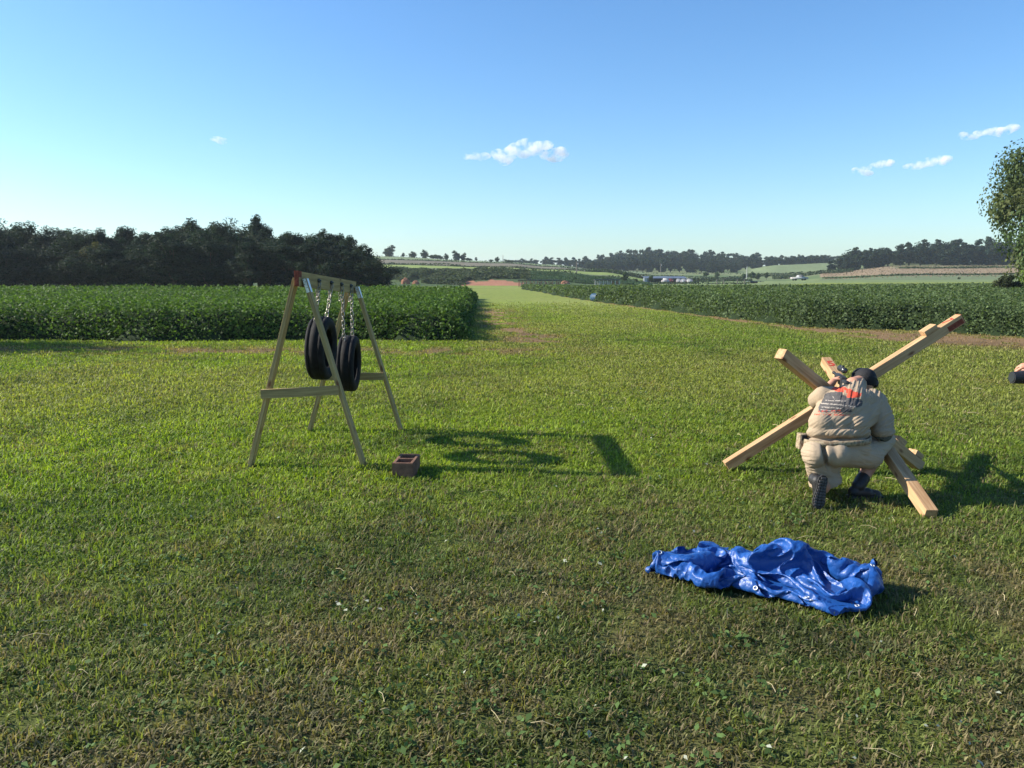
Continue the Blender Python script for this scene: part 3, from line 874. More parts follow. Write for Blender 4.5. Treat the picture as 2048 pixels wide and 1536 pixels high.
pole('utility_pole', 1493, 533, 310, .14, M_WHITE, 'pale pole on the far meadow among the round bushes')

# ------------------------------------------------------------------ low roofed racks, barn, vehicles, timber gate
M_ROOFD = simple_mat('dark_sheet_roof', (.10, .105, .11), .6, .3)
M_RACKW = simple_mat('reddish_rack_wood', (.36, .15, .10), .85, .2, var=.5, scale=1.5)
M_BOARD = simple_mat('target_board', (.55, .50, .42), .85, .2, var=.3, scale=2)
M_BLUESHEET = simple_mat('blue_grey_sheet', (.09, .115, .16), .7, .2, scale=.5)
M_INSIDE = simple_mat('interior_shade', (.05, .045, .04), .9, .1)  # near-black colour holds the shade inside the barn and the barrel
def rack(u0, u1, vt, vb, d, label, nb, post_m):
    a, b = P(u0, vb, d), P(u1, vb, d); W = b.x - a.x
    zt = top_z(vt, d); zb = tz(a.x, d) - .05; h = zt - zb
    o = empty('roofed_rack', ((a.x + b.x) / 2, d, zb), label, 'shelter')
    bm = bmesh.new(); add_box(bm, (0, .2, h - .04), (W + .5, 2.2, .16), rot=(math.radians(-5), 0, 0), bev=.01); from_bm('roof', bm, M_ROOFD, o)
    for k in range(nb + 1):
        bm = bmesh.new(); add_box(bm, (-W / 2 + W * k / nb, -.55, h * .45), (.20, .20, h * .9), bev=.01); from_bm('post', bm, post_m, o)
    for k in range(nb):
        bm = bmesh.new(); add_box(bm, (-W / 2 + W * (k + .5) / nb + random.uniform(-.08, .08), -.2, h * random.uniform(.38, .5)), (W / nb * .38, .04, h * .6), rot=(0, random.uniform(-.06, .06), 0)); from_bm('target_board', bm, M_BOARD if random.random() < .75 else M_RACKW, o)
rack(1038, 1120, 560.5, 574, 178, 'long low roofed rack with reddish posts and target boards at the end of the strip', 11, M_RACKW)
rack(1190, 1238, 559.5, 571, 192, 'short low roofed rack with pale boards behind the right crop', 6, M_BOARD)

d = 262; a, b = P(1290, 566, d), P(1370, 566, d)
zb = tz(a.x, d) ; zt = top_z(552.5, d); hh = zt - zb; W = b.x - a.x
o = empty('barn', ((a.x + b.x) / 2, d, zb), 'blue grey open fronted metal barn with vehicles parked before it', 'barn')
bm = bmesh.new(); add_box(bm, (-W / 2 + 1.2, 1.2, hh * .36), (2.4, 5, hh * .72)); from_bm('closed_bay', bm, M_BLUESHEET, o)
bm = bmesh.new()
f = [(-W / 2 - .3, -1.9, hh * .66), (W / 2 + .3, -1.9, hh * .66), (W / 2 + .3, 3.5, hh), (-W / 2 - .3, 3.5, hh)]
vs = [bm.verts.new(q) for q in f]; vs2 = [bm.verts.new((q[0], q[1], q[2] - .12)) for q in f]
bm.faces.new(vs); bm.faces.new(vs2[::-1])
for k in range(4): bm.faces.new((vs[k], vs2[k], vs2[(k + 1) % 4], vs[(k + 1) % 4]))
from_bm('roof', bm, M_BLUESHEET, o)
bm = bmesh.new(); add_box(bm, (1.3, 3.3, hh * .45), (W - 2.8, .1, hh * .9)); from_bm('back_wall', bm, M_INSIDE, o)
for k in range(5):
    bm = bmesh.new(); add_box(bm, (-W / 2 + 2.6 + (W - 2.8) * k / 4, -1.7, hh * .32), (.16, .16, hh * .66)); from_bm('post', bm, M_POLE, o)

M_GLASS = simple_mat('car_glass', (.03, .035, .04), .12, .6, var=.05)
M_TYREF = simple_mat('tyre_far', (.02, .02, .02), .8, .2)
M_LAMP = simple_mat('lamp_lens', (.45, .04, .03), .3, .5)
def car(u, d, rz, paint, label, pickup=False, grp=None):
    p = P(u, 565, d); z0 = tz(p.x, d)
    o = empty('parked_car', (p.x, d, z0), label, 'car', grp, rz)
    bm = bmesh.new()
    L, W_, = 4.6, 1.8
    prof_ = [(-2.3, .35), (-2.3, .85), (-2.1, 1.0), (-1.5, 1.02), (-1.1, 1.5), (.5, 1.52), (1.1, 1.02), (2.1, .92), (2.3, .7), (2.3, .35)] if not pickup else [(-2.5, .4), (-2.5, 1.0), (-.6, 1.02), (-.45, 1.65), (.7, 1.67), (1.2, 1.12), (2.3, 1.05), (2.5, .8), (2.5, .4)]
    A = [bm.verts.new((x, -W_ / 2 * (1 if z < 1.1 else .82), z)) for x, z in prof_]; B = [bm.verts.new((x, W_ / 2 * (1 if z < 1.1 else .82), z)) for x, z in prof_]
    bm.faces.new(A); bm.faces.new(B[::-1]); n = len(A)
    for k in range(n): bm.faces.new((A[k], B[k], B[(k + 1) % n], A[(k + 1) % n]))
    bmesh.ops.bevel(bm, geom=bm.edges[:], offset=.05, segments=2, affect='EDGES')
    from_bm('body', bm, paint, o, True)
    bm = bmesh.new()
    x0, x1 = (-1.2, .75) if not pickup else (-.4, .85)
    zc = 1.27 if not pickup else 1.38
    add_box(bm, ((x0 + x1) / 2, 0, zc), (x1 - x0 + .12, W_ * .93, .30), bev=.06); from_bm('window', bm, M_GLASS, o)
    for sx in (-1.45, 1.45):
        for sy in (-.8, .8):
            bm = bmesh.new(); add_tube(bm, [(sx, sy - .1, .33), (sx, sy + .1, .33)], .33, 14); from_bm('wheel', bm, M_TYREF, o)
    for sy in (-.65, .65):
        bm = bmesh.new(); add_box(bm, (-2.3 if not pickup else -2.5, sy, .82), (.06, .25, .14), bev=.01); from_bm('tail_lamp', bm, M_LAMP, o)
P_W = simple_mat('white_car_paint', (.34, .34, .335), .5, .5, var=.03)
P_S = simple_mat('silver_car_paint', (.25, .26, .27), .5, .5, var=.03)
P_R = simple_mat('maroon_car_paint', (.14, .03, .03), .25, .5, var=.03)
car(1331, 252, 1.2, P_W, 'white pickup parked at the closed bay of the barn, leftmost of the vehicles', True)
car(1341, 257, 1.4, P_R, 'dark maroon car in the shade of the barn roof')
car(1358, 253, 1.35, P_S, 'silver car nosed in under the middle of the barn roof')
car(1369, 250, 1.2, P_S, 'silver car at the right end of the barn')
car(1378, 249, 1.5, P_W, 'bright white car standing clear of the barn on its right')
car(1598, 240, .1, P_W, 'white pickup far off in the pale grass below the bare slope', True)
# small white box by the tree
p = P(1291, 562, 238); o = empty('utility_box', (p.x, 238, tz(p.x, 238)), 'small white metal cabinet between the dark bush and the barn', 'cabinet')
bm = bmesh.new(); add_box(bm, (0, 0, .75), (.9, .6, 1.5), bev=.03); from_bm('cabinet', bm, M_WHITE, o)
bm = bmesh.new(); add_box(bm, (.3, -.32, .8), (.04, .04, .2), bev=.005); from_bm('handle', bm, M_STEELDK, o)
bm = bmesh.new(); add_box(bm, (0, 0, 1.53), (1.0, .7, .06), bev=.01); from_bm('lid', bm, M_WHITE, o)
# timber gate like frame
d = 232
def gx(u): return P(u, 560, d).x
cx = gx(1464); o = empty('timber_shelter', (cx, d, tz(cx, d)), 'weathered open timber shelter with paired posts and a low truss roof', 'shelter')
zt = top_z(553.5, d) - tz(cx, d); ze = top_z(558.5, d) - tz(cx, d)
for u in (1434, 1448, 1475, 1489):
    bm = bmesh.new(); add_box(bm, (gx(u) - cx, 0, ze / 2), (.22, .22, ze), bev=.01); from_bm('post', bm, M_POLE, o)
for ua, ub, za, zb_ in [(1432, 1450, ze, ze), (1474, 1492, ze, ze), (1445, 1464, ze, zt), (1464, 1482, zt, ze), (1446, 1480, ze + .05, ze + .05), (1435, 1447, ze * .1, ze * .9), (1476, 1489, ze * .9, ze * .1)]:
    bm = bmesh.new(); A_, B_ = Vector((gx(ua) - cx, -.14, za)), Vector((gx(ub) - cx, -.14, zb_))
    add_box(bm, (A_ + B_) / 2, ((B_ - A_).length, .1, .2), rot=frame_of(B_ - A_, Vector((0, 1, 0)))); from_bm('rail', bm, M_POLE, o)
# flat trailer
p = P(1508, 562, 236); o = empty('flat_trailer', (p.x, 236, tz(p.x, 236)), 'low grey flatbed trailer right of the timber frame', 'trailer')
bm = bmesh.new(); add_box(bm, (0, 0, .62), (3.8, 1.8, .14), bev=.02); from_bm('bed', bm, M_BLUESHEET, o)
bm = bmesh.new(); add_box(bm, (2.4, 0, .5), (1.2, .12, .1)); from_bm('drawbar', bm, M_STEELDK, o)
for sx in (-.5, .5):
    for sy in (-.95, .95):
        bm = bmesh.new(); add_tube(bm, [(sx, sy - .09, .33), (sx, sy + .09, .33)], .33, 12); from_bm('wheel', bm, M_TYREF, o)

# blue plastic barrel lying at the crop edge
p = G(1191.5, 602.5); o = empty('barrel', (p.x, p.y, tz(p.x, p.y) + .29), 'blue plastic barrel lying on its side at the edge of the right crop', 'barrel')
M_BARREL = simple_mat('blue_plastic', (.02, .06, .11), .6, .4, var=.1)
bm = bmesh.new()
ax = Vector((.42, -1, 0)).normalized(); prf = [(.45, .22), (.45, .26), (.43, .285), (.16, .29), (.14, .305), (.12, .29), (-.12, .29), (-.14, .305), (-.16, .29), (-.42, .285), (-.45, .26), (-.45, .0)]
R_ = frame_of(ax); seg = 28; rings = []
prf = [(.35, .25)] + prf[1:-1] + [(-.45, .02)]
for a_, r_ in prf: rings.append([bm.verts.new(R_ @ Vector((a_, r_ * math.cos(6.2832 * k / seg), r_ * math.sin(6.2832 * k / seg)))) for k in range(seg)])
for A_, B_ in zip(rings[:-1], rings[1:]):
    for k in range(seg): bm.faces.new((A_[k], A_[(k + 1) % seg], B_[(k + 1) % seg], B_[k]))
bm.faces.new(rings[-1])
from_bm('shell', bm, M_BARREL, o, True)
bm = bmesh.new(); add_tube(bm, [R_ @ Vector((.30, 0, 0)), R_ @ Vector((.34, 0, 0))], .25, 28); from_bm('opening_shade', bm, M_INSIDE, o)  # dark disc painted as the shade inside the open end

# ------------------------------------------------------------------ swing frame with two hanging tyres
def board(name, a, b, w_, t_, mat, parent, up=Vector((0, 0, 1)), ext=(0, 0), bev=.003):
    """a sawn board from a to b: w_ across (perpendicular to up-ish), t_ thick; its own local X runs along the grain"""
    a, b = Vector(a), Vector(b); dd = (b - a).normalized(); a = a - dd * ext[0]; b = b + dd * ext[1]
    L = (b - a).length
    bm = bmesh.new(); add_box(bm, (0, 0, 0), (L, w_, t_), bev=bev)
    o = from_bm(name, bm, mat, parent)
    M = frame_of(dd, up).to_4x4(); M.translation = (a + b) / 2
    if parent is not None: M = Matrix.Translation(-parent.location) @ M
    o.matrix_local = M
    return o
fl, fr, rl, rr = G(499, 934), G(730, 932), G(617, 864), G(804, 862)
fm, rm = (fl + fr) / 2, (rl + rr) / 2
An = P(601, 548, fm.y + .03); Af = P(706, 566, rm.y - .05)
bd = (Af - An).normalized(); side = Vector((bd.y, -bd.x, 0)).normalized()       # side points right
root = empty('tyre_swing_frame', (fm.x, fm.y, 0), 'wooden A frame stand of green treated boards with a red tipped top beam', 'frame')
beam = board('top_beam', An, Af, .040, .140, M_PINEG, root, ext=(.10, .06)); beam.location.z -= .05
bd2 = beam
bm = bmesh.new(); add_box(bm, (0, 0, 0), (.012, .042, .142), bev=.002)
e = from_bm('painted_end', bm, M_REDWOOD, beam); e.location = (-(Af - An).length / 2 - .086, 0, 0)
bm = bmesh.new(); add_box(bm, (0, 0, 0), (.085, .0445, .06), bev=.002)
e = from_bm('red_stain', bm, M_REDWOOD, beam); e.location = (-(Af - An).length / 2 - .052, 0, .0435)
for (foot, apex, sgn) in ((fl, An, -1), (fr, An, 1), (rl, Af, -1), (rr, Af, 1)):
    top = apex + side * sgn * .045 + Vector((0, 0, -.04))
    ld = (top - foot).normalized()
    lg = board('leg', foot - Vector((0, 0, .03)), top, .038, .086, M_PINEG, root, up=bd)
    if sgn > 0:
        out = (side - ld * side.dot(ld)).normalized()
        bm = bmesh.new(); add_box(bm, (0, 0, 0), (.135, .003, .046), bev=.001)
        br = from_bm('bracket', bm, M_GALV, root)
        M = frame_of(ld, bd).to_4x4()
        yv = Vector((M[0][1], M[1][1], M[2][1])); s_ = 1 if yv.dot(out) > 0 else -1
        M.translation = top - ld * .075 + out * .0215 - bd * .0; br.matrix_local = Matrix.Translation(-root.location) @ M
        # a second leaf of the bracket faces the near side
        bm = bmesh.new(); add_box(bm, (0, 0, 0), (.135, .030, .003), bev=.001)
        for hx, hy in ((-.07, -.008), (-.04, .008), (.0, -.008), (.04, .008), (.08, -.006), (.085, .008)):
            pass
        b2 = from_bm('bracket', bm, M_GALV, root)
        M2 = frame_of(ld, bd).to_4x4(); M2.translation = top - ld * .075 - bd * .0455; b2.matrix_local = Matrix.Translation(-root.location) @ M2
        for hx, hy in ((-.02, .006), (.015, -.007), (.035, .006), (.055, -.006)):
            bm = bmesh.new(); add_tube(bm, [(hx, hy, -.003), (hx, hy, .003)], .0045, 8); from_bm('bolt_hole', bm, M_HOLE, b2)
def on_leg(foot, apex, z): return foot.lerp(apex, z / apex.z)
zb1 = top_z(784, fm.y)
a1 = on_leg(fl, An, zb1 - .012) - bd * .065; b1 = on_leg(fr, An, zb1 + .02) - bd * .065
board('cross_brace', a1, b1, .036, .088, M_PINEG, root, ext=(.05, .012))
zb2 = top_z(752, rm.y)
a2 = on_leg(rl, Af, zb2) - bd * .065; b2_ = on_leg(rr, Af, zb2) - bd * .065
board('cross_brace', a2, b2_, .036, .085, M_PINEG, root, ext=(.03, .015))
for q in (on_leg(fr, An, 1.15), on_leg(fl, An, .5)): pass

def beam_point(u):                     # point of the beam's line seen in column u
    best = None
    for k in range(201):
        q = An.lerp(Af, k / 200); r_ = q - Vector((0, 0, H)); 
        dep = r_.y * cp - r_.z * sp; uu = 1024 + r_.x / dep * F
        if best is None or abs(uu - u) < best[0]: best = (abs(uu - u), q.copy())
    return best[1]
M_TREADG = simple_mat('tread_groove', (.008, .008, .009), .9, .1)
def tyre_mesh(R=.325, W_=.19):
    w = W_ / 2
    pr = [(-w * .62, R * .60), (-w * .78, R * .62), (-w * .98, R * .76), (-w * 1.0, R * .83), (-w * .93, R * .93), (-w * .80, R * .975), (-w * .74, R * .985)]
    tr = []
    for g in (-.45, .45):
        tr += [(w * (g - .035), R * .997), (w * (g - .03), R * .988), (w * (g + .03), R * .988), (w * (g + .035), R * .997)]
    pr = pr + tr + [(-a, b) for a, b in pr[::-1]]
    inner = [(w * .70, R * .66), (w * .88, R * .78), (w * .82, R * .90), (w * .3, R * .945), (-w * .3, R * .945), (-w * .82, R * .90), (-w * .88, R * .78), (-w * .70, R * .66)]
    pr = pr + inner
    seg = 96; bm = bmesh.new(); rings = []
    for k in range(seg):
        a = 2 * math.pi * k / seg
        rings.append([bm.verts.new((math.cos(a) * r_, y_, math.sin(a) * r_)) for y_, r_ in pr])
    n = len(pr)
    for k in range(seg):
        A_, B_ = rings[k], rings[(k + 1) % seg]
        for j in range(n): bm.faces.new((A_[j], A_[(j + 1) % n], B_[(j + 1) % n], B_[j]))
    me_o = from_bm('tyre', bm, M_RUBBER, smooth=True)
    return me_o
def chain_mesh(a, b, parent, sway=.0, link_l=.062):
    a, b = Vector(a), Vector(b); L = (b - a).length; n = max(3, int(L / (link_l * .74)))
    bm = bmesh.new()
    for k in range(n):
        t = (k + .5) / n; c = a.lerp(b, t); d_ = (b - a).normalized()
        R_ = frame_of(d_, Vector((0, 1, 0))); tw = (math.pi / 2 if k % 2 else 0) + .5 + .35 * math.sin(k * .7)
        ct, st = math.cos(tw), math.sin(tw)
        ring = []
        M = 14
        for j in range(M):
            ang = 2 * math.pi * j / M
            lx = math.cos(ang) * .017; lz = math.sin(ang) * .017 + (.014 if math.sin(ang) > 0 else -.011)
            ctr = Vector((lz, lx * ct, lx * st)); tng = None
            ring.append(ctr)
        vr = []
        for j in range(M):
            t_ = (ring[(j + 1) % M] - ring[j - 1]).normalized(); nrm = Vector((0, -st, ct)); bn = t_.cross(nrm)
            vr.append([bm.verts.new(c + R_ @ (ring[j] + (nrm * math.cos(q) + bn * math.sin(q)) * .0056)) for q in (0, 1.2566, 2.513, 3.77, 5.026)])
        for j in range(M):
            for q in range(5): bm.faces.new((vr[j][q], vr[j][(q + 1) % 5], vr[(j + 1) % M][(q + 1) % 5], vr[(j + 1) % M][q]))
    o = from_bm('chain', bm, M_CHAIN, smooth=True); o.parent = parent; o.matrix_parent_inverse = Matrix.Identity(4); o.location = -parent.location
    return o
for (uc, vt, vb, us, lab, Rr, dz) in [(643, 632, 760, (632, 657), 'nearer and higher of the two black car tyres hung on chains from the beam', .325, 0),
                                 (697, 670, 783, (678, 697), 'farther and lower of the two black car tyres hung on chains from the beam', .325, 0)]:
    c = beam_point(uc - (3 if uc < 660 else 12)); d_ = c.y
    zt_, zb_ = top_z(vt, d_), top_z(vb, d_); zc = (zt_ + zb_) / 2; Rr = (zt_ - zb_) / 2 * .985
    c = Vector((P(uc, 700, d_).x, d_, zc))
    th = empty('hanging_tyre', c, lab, 'tyre')
    t = tyre_mesh(Rr, .195); t.parent = th
    t.rotation_euler = (math.radians(2), 0, math.atan2(bd.y, bd.x) + (math.radians(4) if uc < 660 else math.radians(7)))
    for uu in us:
        q = beam_point(uu)
        off = .16 if uu == us[1] else -.16
        zt2 = zc + math.sqrt(max(.01, Rr * Rr - off * off)) - .02
        low = Vector((c.x, c.y, 0)) + Vector((bd.x, bd.y, 0)) * off + Vector((0, 0, zt2))
        hi = q + Vector((0, 0, -.06)) + side * .035
        chain_mesh(hi, low, th)
        chain_mesh(hi + Vector((-.02, .0, 0)), hi + Vector((-.035, .02, -.16)), th)
        bm = bmesh.new(); add_tube(bm, [hi - side * .02 + Vector((0, 0, .02)), hi + side * .005 + Vector((0, 0, .02))], .02, 10)
        add_tube(bm, [hi - side * .07 + Vector((0, 0, .02)), hi + side * .018 + Vector((0, 0, .02))], .008, 8)
        e = from_bm('eye_bolt', bm, M_STEELDK, th, True); e.location = -th.location

# ------------------------------------------------------------------ cinder block
M_BLOCK = simple_mat('brown_concrete', (.19, .105, .07), .95, .15, var=.3, scale=14, bump=.5, bscale=90)
pf = G(805.5, 958); hb = .15; Wb, Lb = .196, .392
def build_block():
    bm = bmesh.new()
    x0, x1, y0, y1 = -Wb / 2, Wb / 2, 0, Lb
    t = .032; ym = Lb / 2
    xs = [x0, x0 + t, x1 - t, x1]; ys = [y0, y0 + t, ym - t / 2, ym + t / 2, y1 - t, y1]
    vt = {}; vb = {}
    for i, x in enumerate(xs):
        for j, y in enumerate(ys):
            jx = .0015 * math.sin(i * 7 + j * 3)
            vt[i, j] = bm.verts.new((x + jx, y, hb)); vb[i, j] = bm.verts.new((x, y, -.055))
    hole = {(1, 1), (1, 3)}
    for i in range(3):
        for j in range(5):
            if (i, j) in hole:
                a = [(i, j), (i + 1, j), (i + 1, j + 1), (i, j + 1)]
                for k in range(4):
                    p_, q_ = a[k], a[(k + 1) % 4]; bm.faces.new((vt[p_], vt[q_], vb[q_], vb[p_]))
            else:
                bm.faces.new((vt[i, j], vt[i + 1, j], vt[i + 1, j + 1], vt[i, j + 1])); bm.faces.new((vb[i, j], vb[i, j + 1], vb[i + 1, j + 1], vb[i + 1, j]))
    for i in range(3):
        for j in (0, 5): bm.faces.new((vt[i, j], vt[i + 1, j], vb[i + 1, j], vb[i, j]))
    for j in range(5):
        for i in (0, 3): bm.faces.new((vt[i, j], vt[i, j + 1], vb[i, j + 1], vb[i, j]))
    bmesh.ops.recalc_face_normals(bm, faces=bm.faces)
    es = [e for e in bm.edges if len(e.link_faces) == 2 and e.calc_face_angle(0) > 1]
    bmesh.ops.bevel(bm, geom=es, offset=.004, segments=2, affect='EDGES')
    o = from_bm('cinder_block', bm, M_BLOCK)
    o.location = (pf.x, pf.y, tz(pf.x, pf.y)); o.rotation_euler = (0, 0, math.radians(-3))
    tag(o, 'brown hollow concrete block with two holes, sunk in the lawn beside the A frame', 'block')
build_block()

# ------------------------------------------------------------------ hedgehog of three crossed timbers
TW = .094
fA, fB, fC = G(1452, 932, .05), G(1838, 932, .03), G(1862, 1030, .04)
tA, tB, tC = P(1921, 637, 7.45), P(1561, 707, 6.62), P(1651, 722, 8.2)
hc_ = (fA + tA + fB + tB + fC + tC) / 6
hh_ = empty('timber_hedgehog', (hc_.x, hc_.y, 0), 'three crossed square pine timbers bolted as a shooting rest before the kneeling man', 'barricade')
def timber(a, b, lab=None, up=Vector((0, 0, 1)), w_=TW):
    o = board('timber', a, b, w_, w_, M_PINE, hh_, up=up, bev=.006)
    if lab: o['label'] = lab
    return o
def num_mark(txt, parent, loc, size, rot, name='painted_number'):
    cu = bpy.data.curves.new('painted_number', 'FONT'); cu.body = txt; cu.size = size; cu.extrude = .0008; cu.offset = size * .022
    cu.align_x = 'CENTER'; cu.align_y = 'CENTER'
    tmp = bpy.data.objects.new('tmp', cu); COL.objects.link(tmp)
    bpy.context.view_layer.update()
    me = bpy.data.meshes.new_from_object(tmp.evaluated_get(bpy.context.evaluated_depsgraph_get()))
    bpy.data.objects.remove(tmp); me.materials.clear(); me.materials.append(M_REDPAINT)
    o = link(name, me, parent); o.location = loc; o.rotation_euler = rot
    return o
tbA = timber(fA, tA, 'long timber rising to the right with a red seven at its tip'); LA = (tA - fA).length
tbB = timber(tB, fB, 'timber slanting from upper left down behind the man'); LB = (tB - fB).length
tbC = timber(tC, fC, 'timber marked with a red five, its sunlit foot nearest the camera'); LC = (tC - fC).length
num_mark('7', tbA, (LA / 2 - .12, 0.0, TW / 2 + .0012), .13, (0, 0, math.radians(-105)))
num_mark('5', tbC, (-LC / 2 + .15, 0, TW / 2 + .0012), .15, (0, 0, math.radians(90)))
bm = bmesh.new(); add_box(bm, (LA / 2 + .002, 0, 0), (.006, TW * .98, TW * .98), bev=.002); from_bm('painted_tip', bm, M_REDWOOD, tbA)
bm = bmesh.new(); add_box(bm, (LA / 2 - .09, -TW / 2 - .001, -.012), (.16, .002, TW * .55), bev=.0005); from_bm('red_smear', bm, M_REDWOOD, tbA)
def cleat(parent, x, l_, z, h_, w_=TW):
    bm = bmesh.new(); add_box(bm, (x, 0, z + h_ / 2), (l_, w_, h_), bev=.004); return from_bm('cleat', bm, M_PINE, parent)
cleat(tbA, LA / 2 - .31, .13, TW / 2 + .001, .05, TW * 1.12)
cleat(tbB, LB / 2 - .42, .12, TW / 2 + .001, .05); cleat(tbB, LB / 2 - .12, .12, TW / 2 + .001, .05)
for q, t in ((tbA, 0), (tbB, .05)):
    bm = bmesh.new(); add_tube(bm, [(t, -TW * .62, 0), (t, TW * .62, 0)], .012, 8); from_bm('bolt', bm, M_STEELDK, q)

# ------------------------------------------------------------------ crumpled blue tarpaulin

# ------------------------------------------------------------------ figures
def add_capsule(bm, p0, r0, p1, r1, flat=False, seg=18, asp=1.0, up=Vector((0, 0, 1))):
    p0, p1 = Vector(p0), Vector(p1); d_ = p1 - p0; L = d_.length; R_ = frame_of(d_ if L > 1e-6 else Vector((1, 0, 0)), up)
    prf = []
    if flat: prf = [(0, r0 * .02), (0, r0), (L, r1), (L, r1 * .02)]
    else:
        for a in (80, 60, 40, 20): prf.append((-r0 * math.sin(math.radians(a)), r0 * math.cos(math.radians(a))))
        for k in range(5): prf.append((L * k / 4, r0 + (r1 - r0) * k / 4))
        for a in (20, 40, 60, 80): prf.append((L + r1 * math.sin(math.radians(a)), r1 * math.cos(math.radians(a))))
    rings = [[bm.verts.new(p0 + R_ @ Vector((x, r_ * math.cos(6.28318 * k / seg) * asp, r_ * math.sin(6.28318 * k / seg)))) for k in range(seg)] for x, r_ in prf]
    for A_, B_ in zip(rings[:-1], rings[1:]):
        for k in range(seg): bm.faces.new((A_[k], A_[(k + 1) % seg], B_[(k + 1) % seg], B_[k]))
    bm.faces.new(rings[0][::-1]); bm.faces.new(rings[-1])
def add_ell(bm, c, r_, rot=None, sub=3):
    n0 = len(bm.verts)
    res = bmesh.ops.create_icosphere(bm, subdivisions=sub, radius=1)
    M = Matrix.Translation(Vector(c)) @ (rot.to_4x4() if isinstance(rot, Matrix) else Euler(rot or (0, 0, 0)).to_matrix().to_4x4()) @ Matrix.Diagonal((*r_, 1))
    bmesh.ops.transform(bm, matrix=M, verts=res['verts'])
def volume(parts, voxel, smooth=6):
    bm = bmesh.new()
    for q in parts:
        if q[0] == 'c': add_capsule(bm, *q[1:5])
        elif q[0] == 'f': add_capsule(bm, *q[1:5], flat=True)
        elif q[0] == 'e': add_ell(bm, *q[1:])
        elif q[0] == 'b': add_box(bm, *q[1:])
    bmesh.ops.recalc_face_normals(bm, faces=bm.faces)
    me = bpy.data.meshes.new('tmp'); bm.to_mesh(me); bm.free()
    o = bpy.data.objects.new('tmp', me); COL.objects.link(o)
    m1 = o.modifiers.new('r', 'REMESH'); m1.mode = 'VOXEL'; m1.voxel_size = voxel; m1.use_smooth_shade = True
    m2 = o.modifiers.new('s', 'SMOOTH'); m2.factor = .5; m2.iterations = smooth
    bpy.context.view_layer.update()
    res = bpy.data.meshes.new_from_object(o.evaluated_get(bpy.context.evaluated_depsgraph_get()))
    bpy.data.objects.remove(o); bpy.data.meshes.remove(me)
    for p_ in res.polygons: p_.use_smooth = True
    return res
def me_np(me):
    n = len(me.vertices); co = np.zeros(n * 3, np.float32); me.vertices.foreach_get('co', co)
    no = np.zeros(n * 3, np.float32); me.vertex_normals.foreach_get('vector', no)
    return co.reshape(-1, 3).astype(float), no.reshape(-1, 3).astype(float)
def set_co(me, co): me.vertices.foreach_set('co', np.ascontiguousarray(co, np.float32).ravel()); me.update()
def proj(co):
    x = co[:, 0]; y = co[:, 1]; z = co[:, 2] - H
    dep = y * cp - z * sp; return 1024 + x / dep * F, 768 - (y * sp + z * cp) / dep * F
def set_col(me, col):
    ca = me.color_attributes.new('Col', 'FLOAT_COLOR', 'POINT'); c4 = np.ones((len(col), 4), np.float32); c4[:, :3] = col; ca.data.foreach_set('color', c4.ravel())
def finger(parts, base, dirv, curl_axis, lens, r_, curls):
    p = Vector(base); d_ = Vector(dirv).normalized()
    for l_, c_ in zip(lens, curls):
        d_ = Matrix.Rotation(c_, 3, curl_axis) @ d_
        q = p + d_ * l_; parts.append(('c', p, r_, q, r_ * .92)); p = q; r_ *= .92
def hand(parts, wrist, fwd, palm_n, curl=.5, thumb_side=1, s=1.0):
    fwd = Vector(fwd).normalized(); pn = Vector(palm_n); pn = (pn - fwd * pn.dot(fwd)).normalized(); sd_ = fwd.cross(pn).normalized() * thumb_side
    wrist = Vector(wrist)
    for k, off in enumerate((-.030, -.010, .010, .030)):
        parts.append(('c', wrist + sd_ * off * .55 * s, .017 * s, wrist + fwd * .085 * s + sd_ * off * s, .013 * s))
    ca = fwd.cross(pn).normalized()
    for off, L_ in ((.034, .040), (.0115, .046), (-.0115, .043), (-.033, .034)):
        finger(parts, wrist + fwd * .088 * s + sd_ * off * s, fwd + sd_ * off * 2, ca, [L_ * s, L_ * .62 * s, L_ * .5 * s], .0088 * s, [curl * .7, curl, curl * .8])
    finger(parts, wrist + fwd * .03 * s + sd_ * .030 * s, fwd * .55 + sd_ * .8 + pn * .25, ca, [.038 * s, .030 * s, .024 * s], .0105 * s, [0, curl * .4, curl * .4])
M_SKIN = simple_mat('skin', (.50, .25, .16), .5, .4, var=.12, scale=14)
M_SKIN.node_tree.nodes['Principled BSDF'].inputs['Subsurface Weight'].default_value = .08
M_SHIRT = attr_mat('tan_cotton_shirt', .9, .15, bump=.25, bscale=500)
M_SHORT = simple_mat('khaki_shorts', (.37, .285, .20), .85, .2, var=.06, scale=9, bump=.12, bscale=300)
M_BLACKC = simple_mat('black_cloth', (.014, .014, .016), .8, .3, var=.3)
M_BLACKP = simple_mat('black_plastic', (.014, .014, .016), .6, .5, var=.2)
M_BOOT = simple_mat('black_boot_leather', (.016, .015, .015), .55, .5, var=.4, scale=30, bump=.2, bscale=120)
M_SOLE = simple_mat('grey_rubber_sole', (.085, .08, .08), .8, .3, var=.3, scale=20)
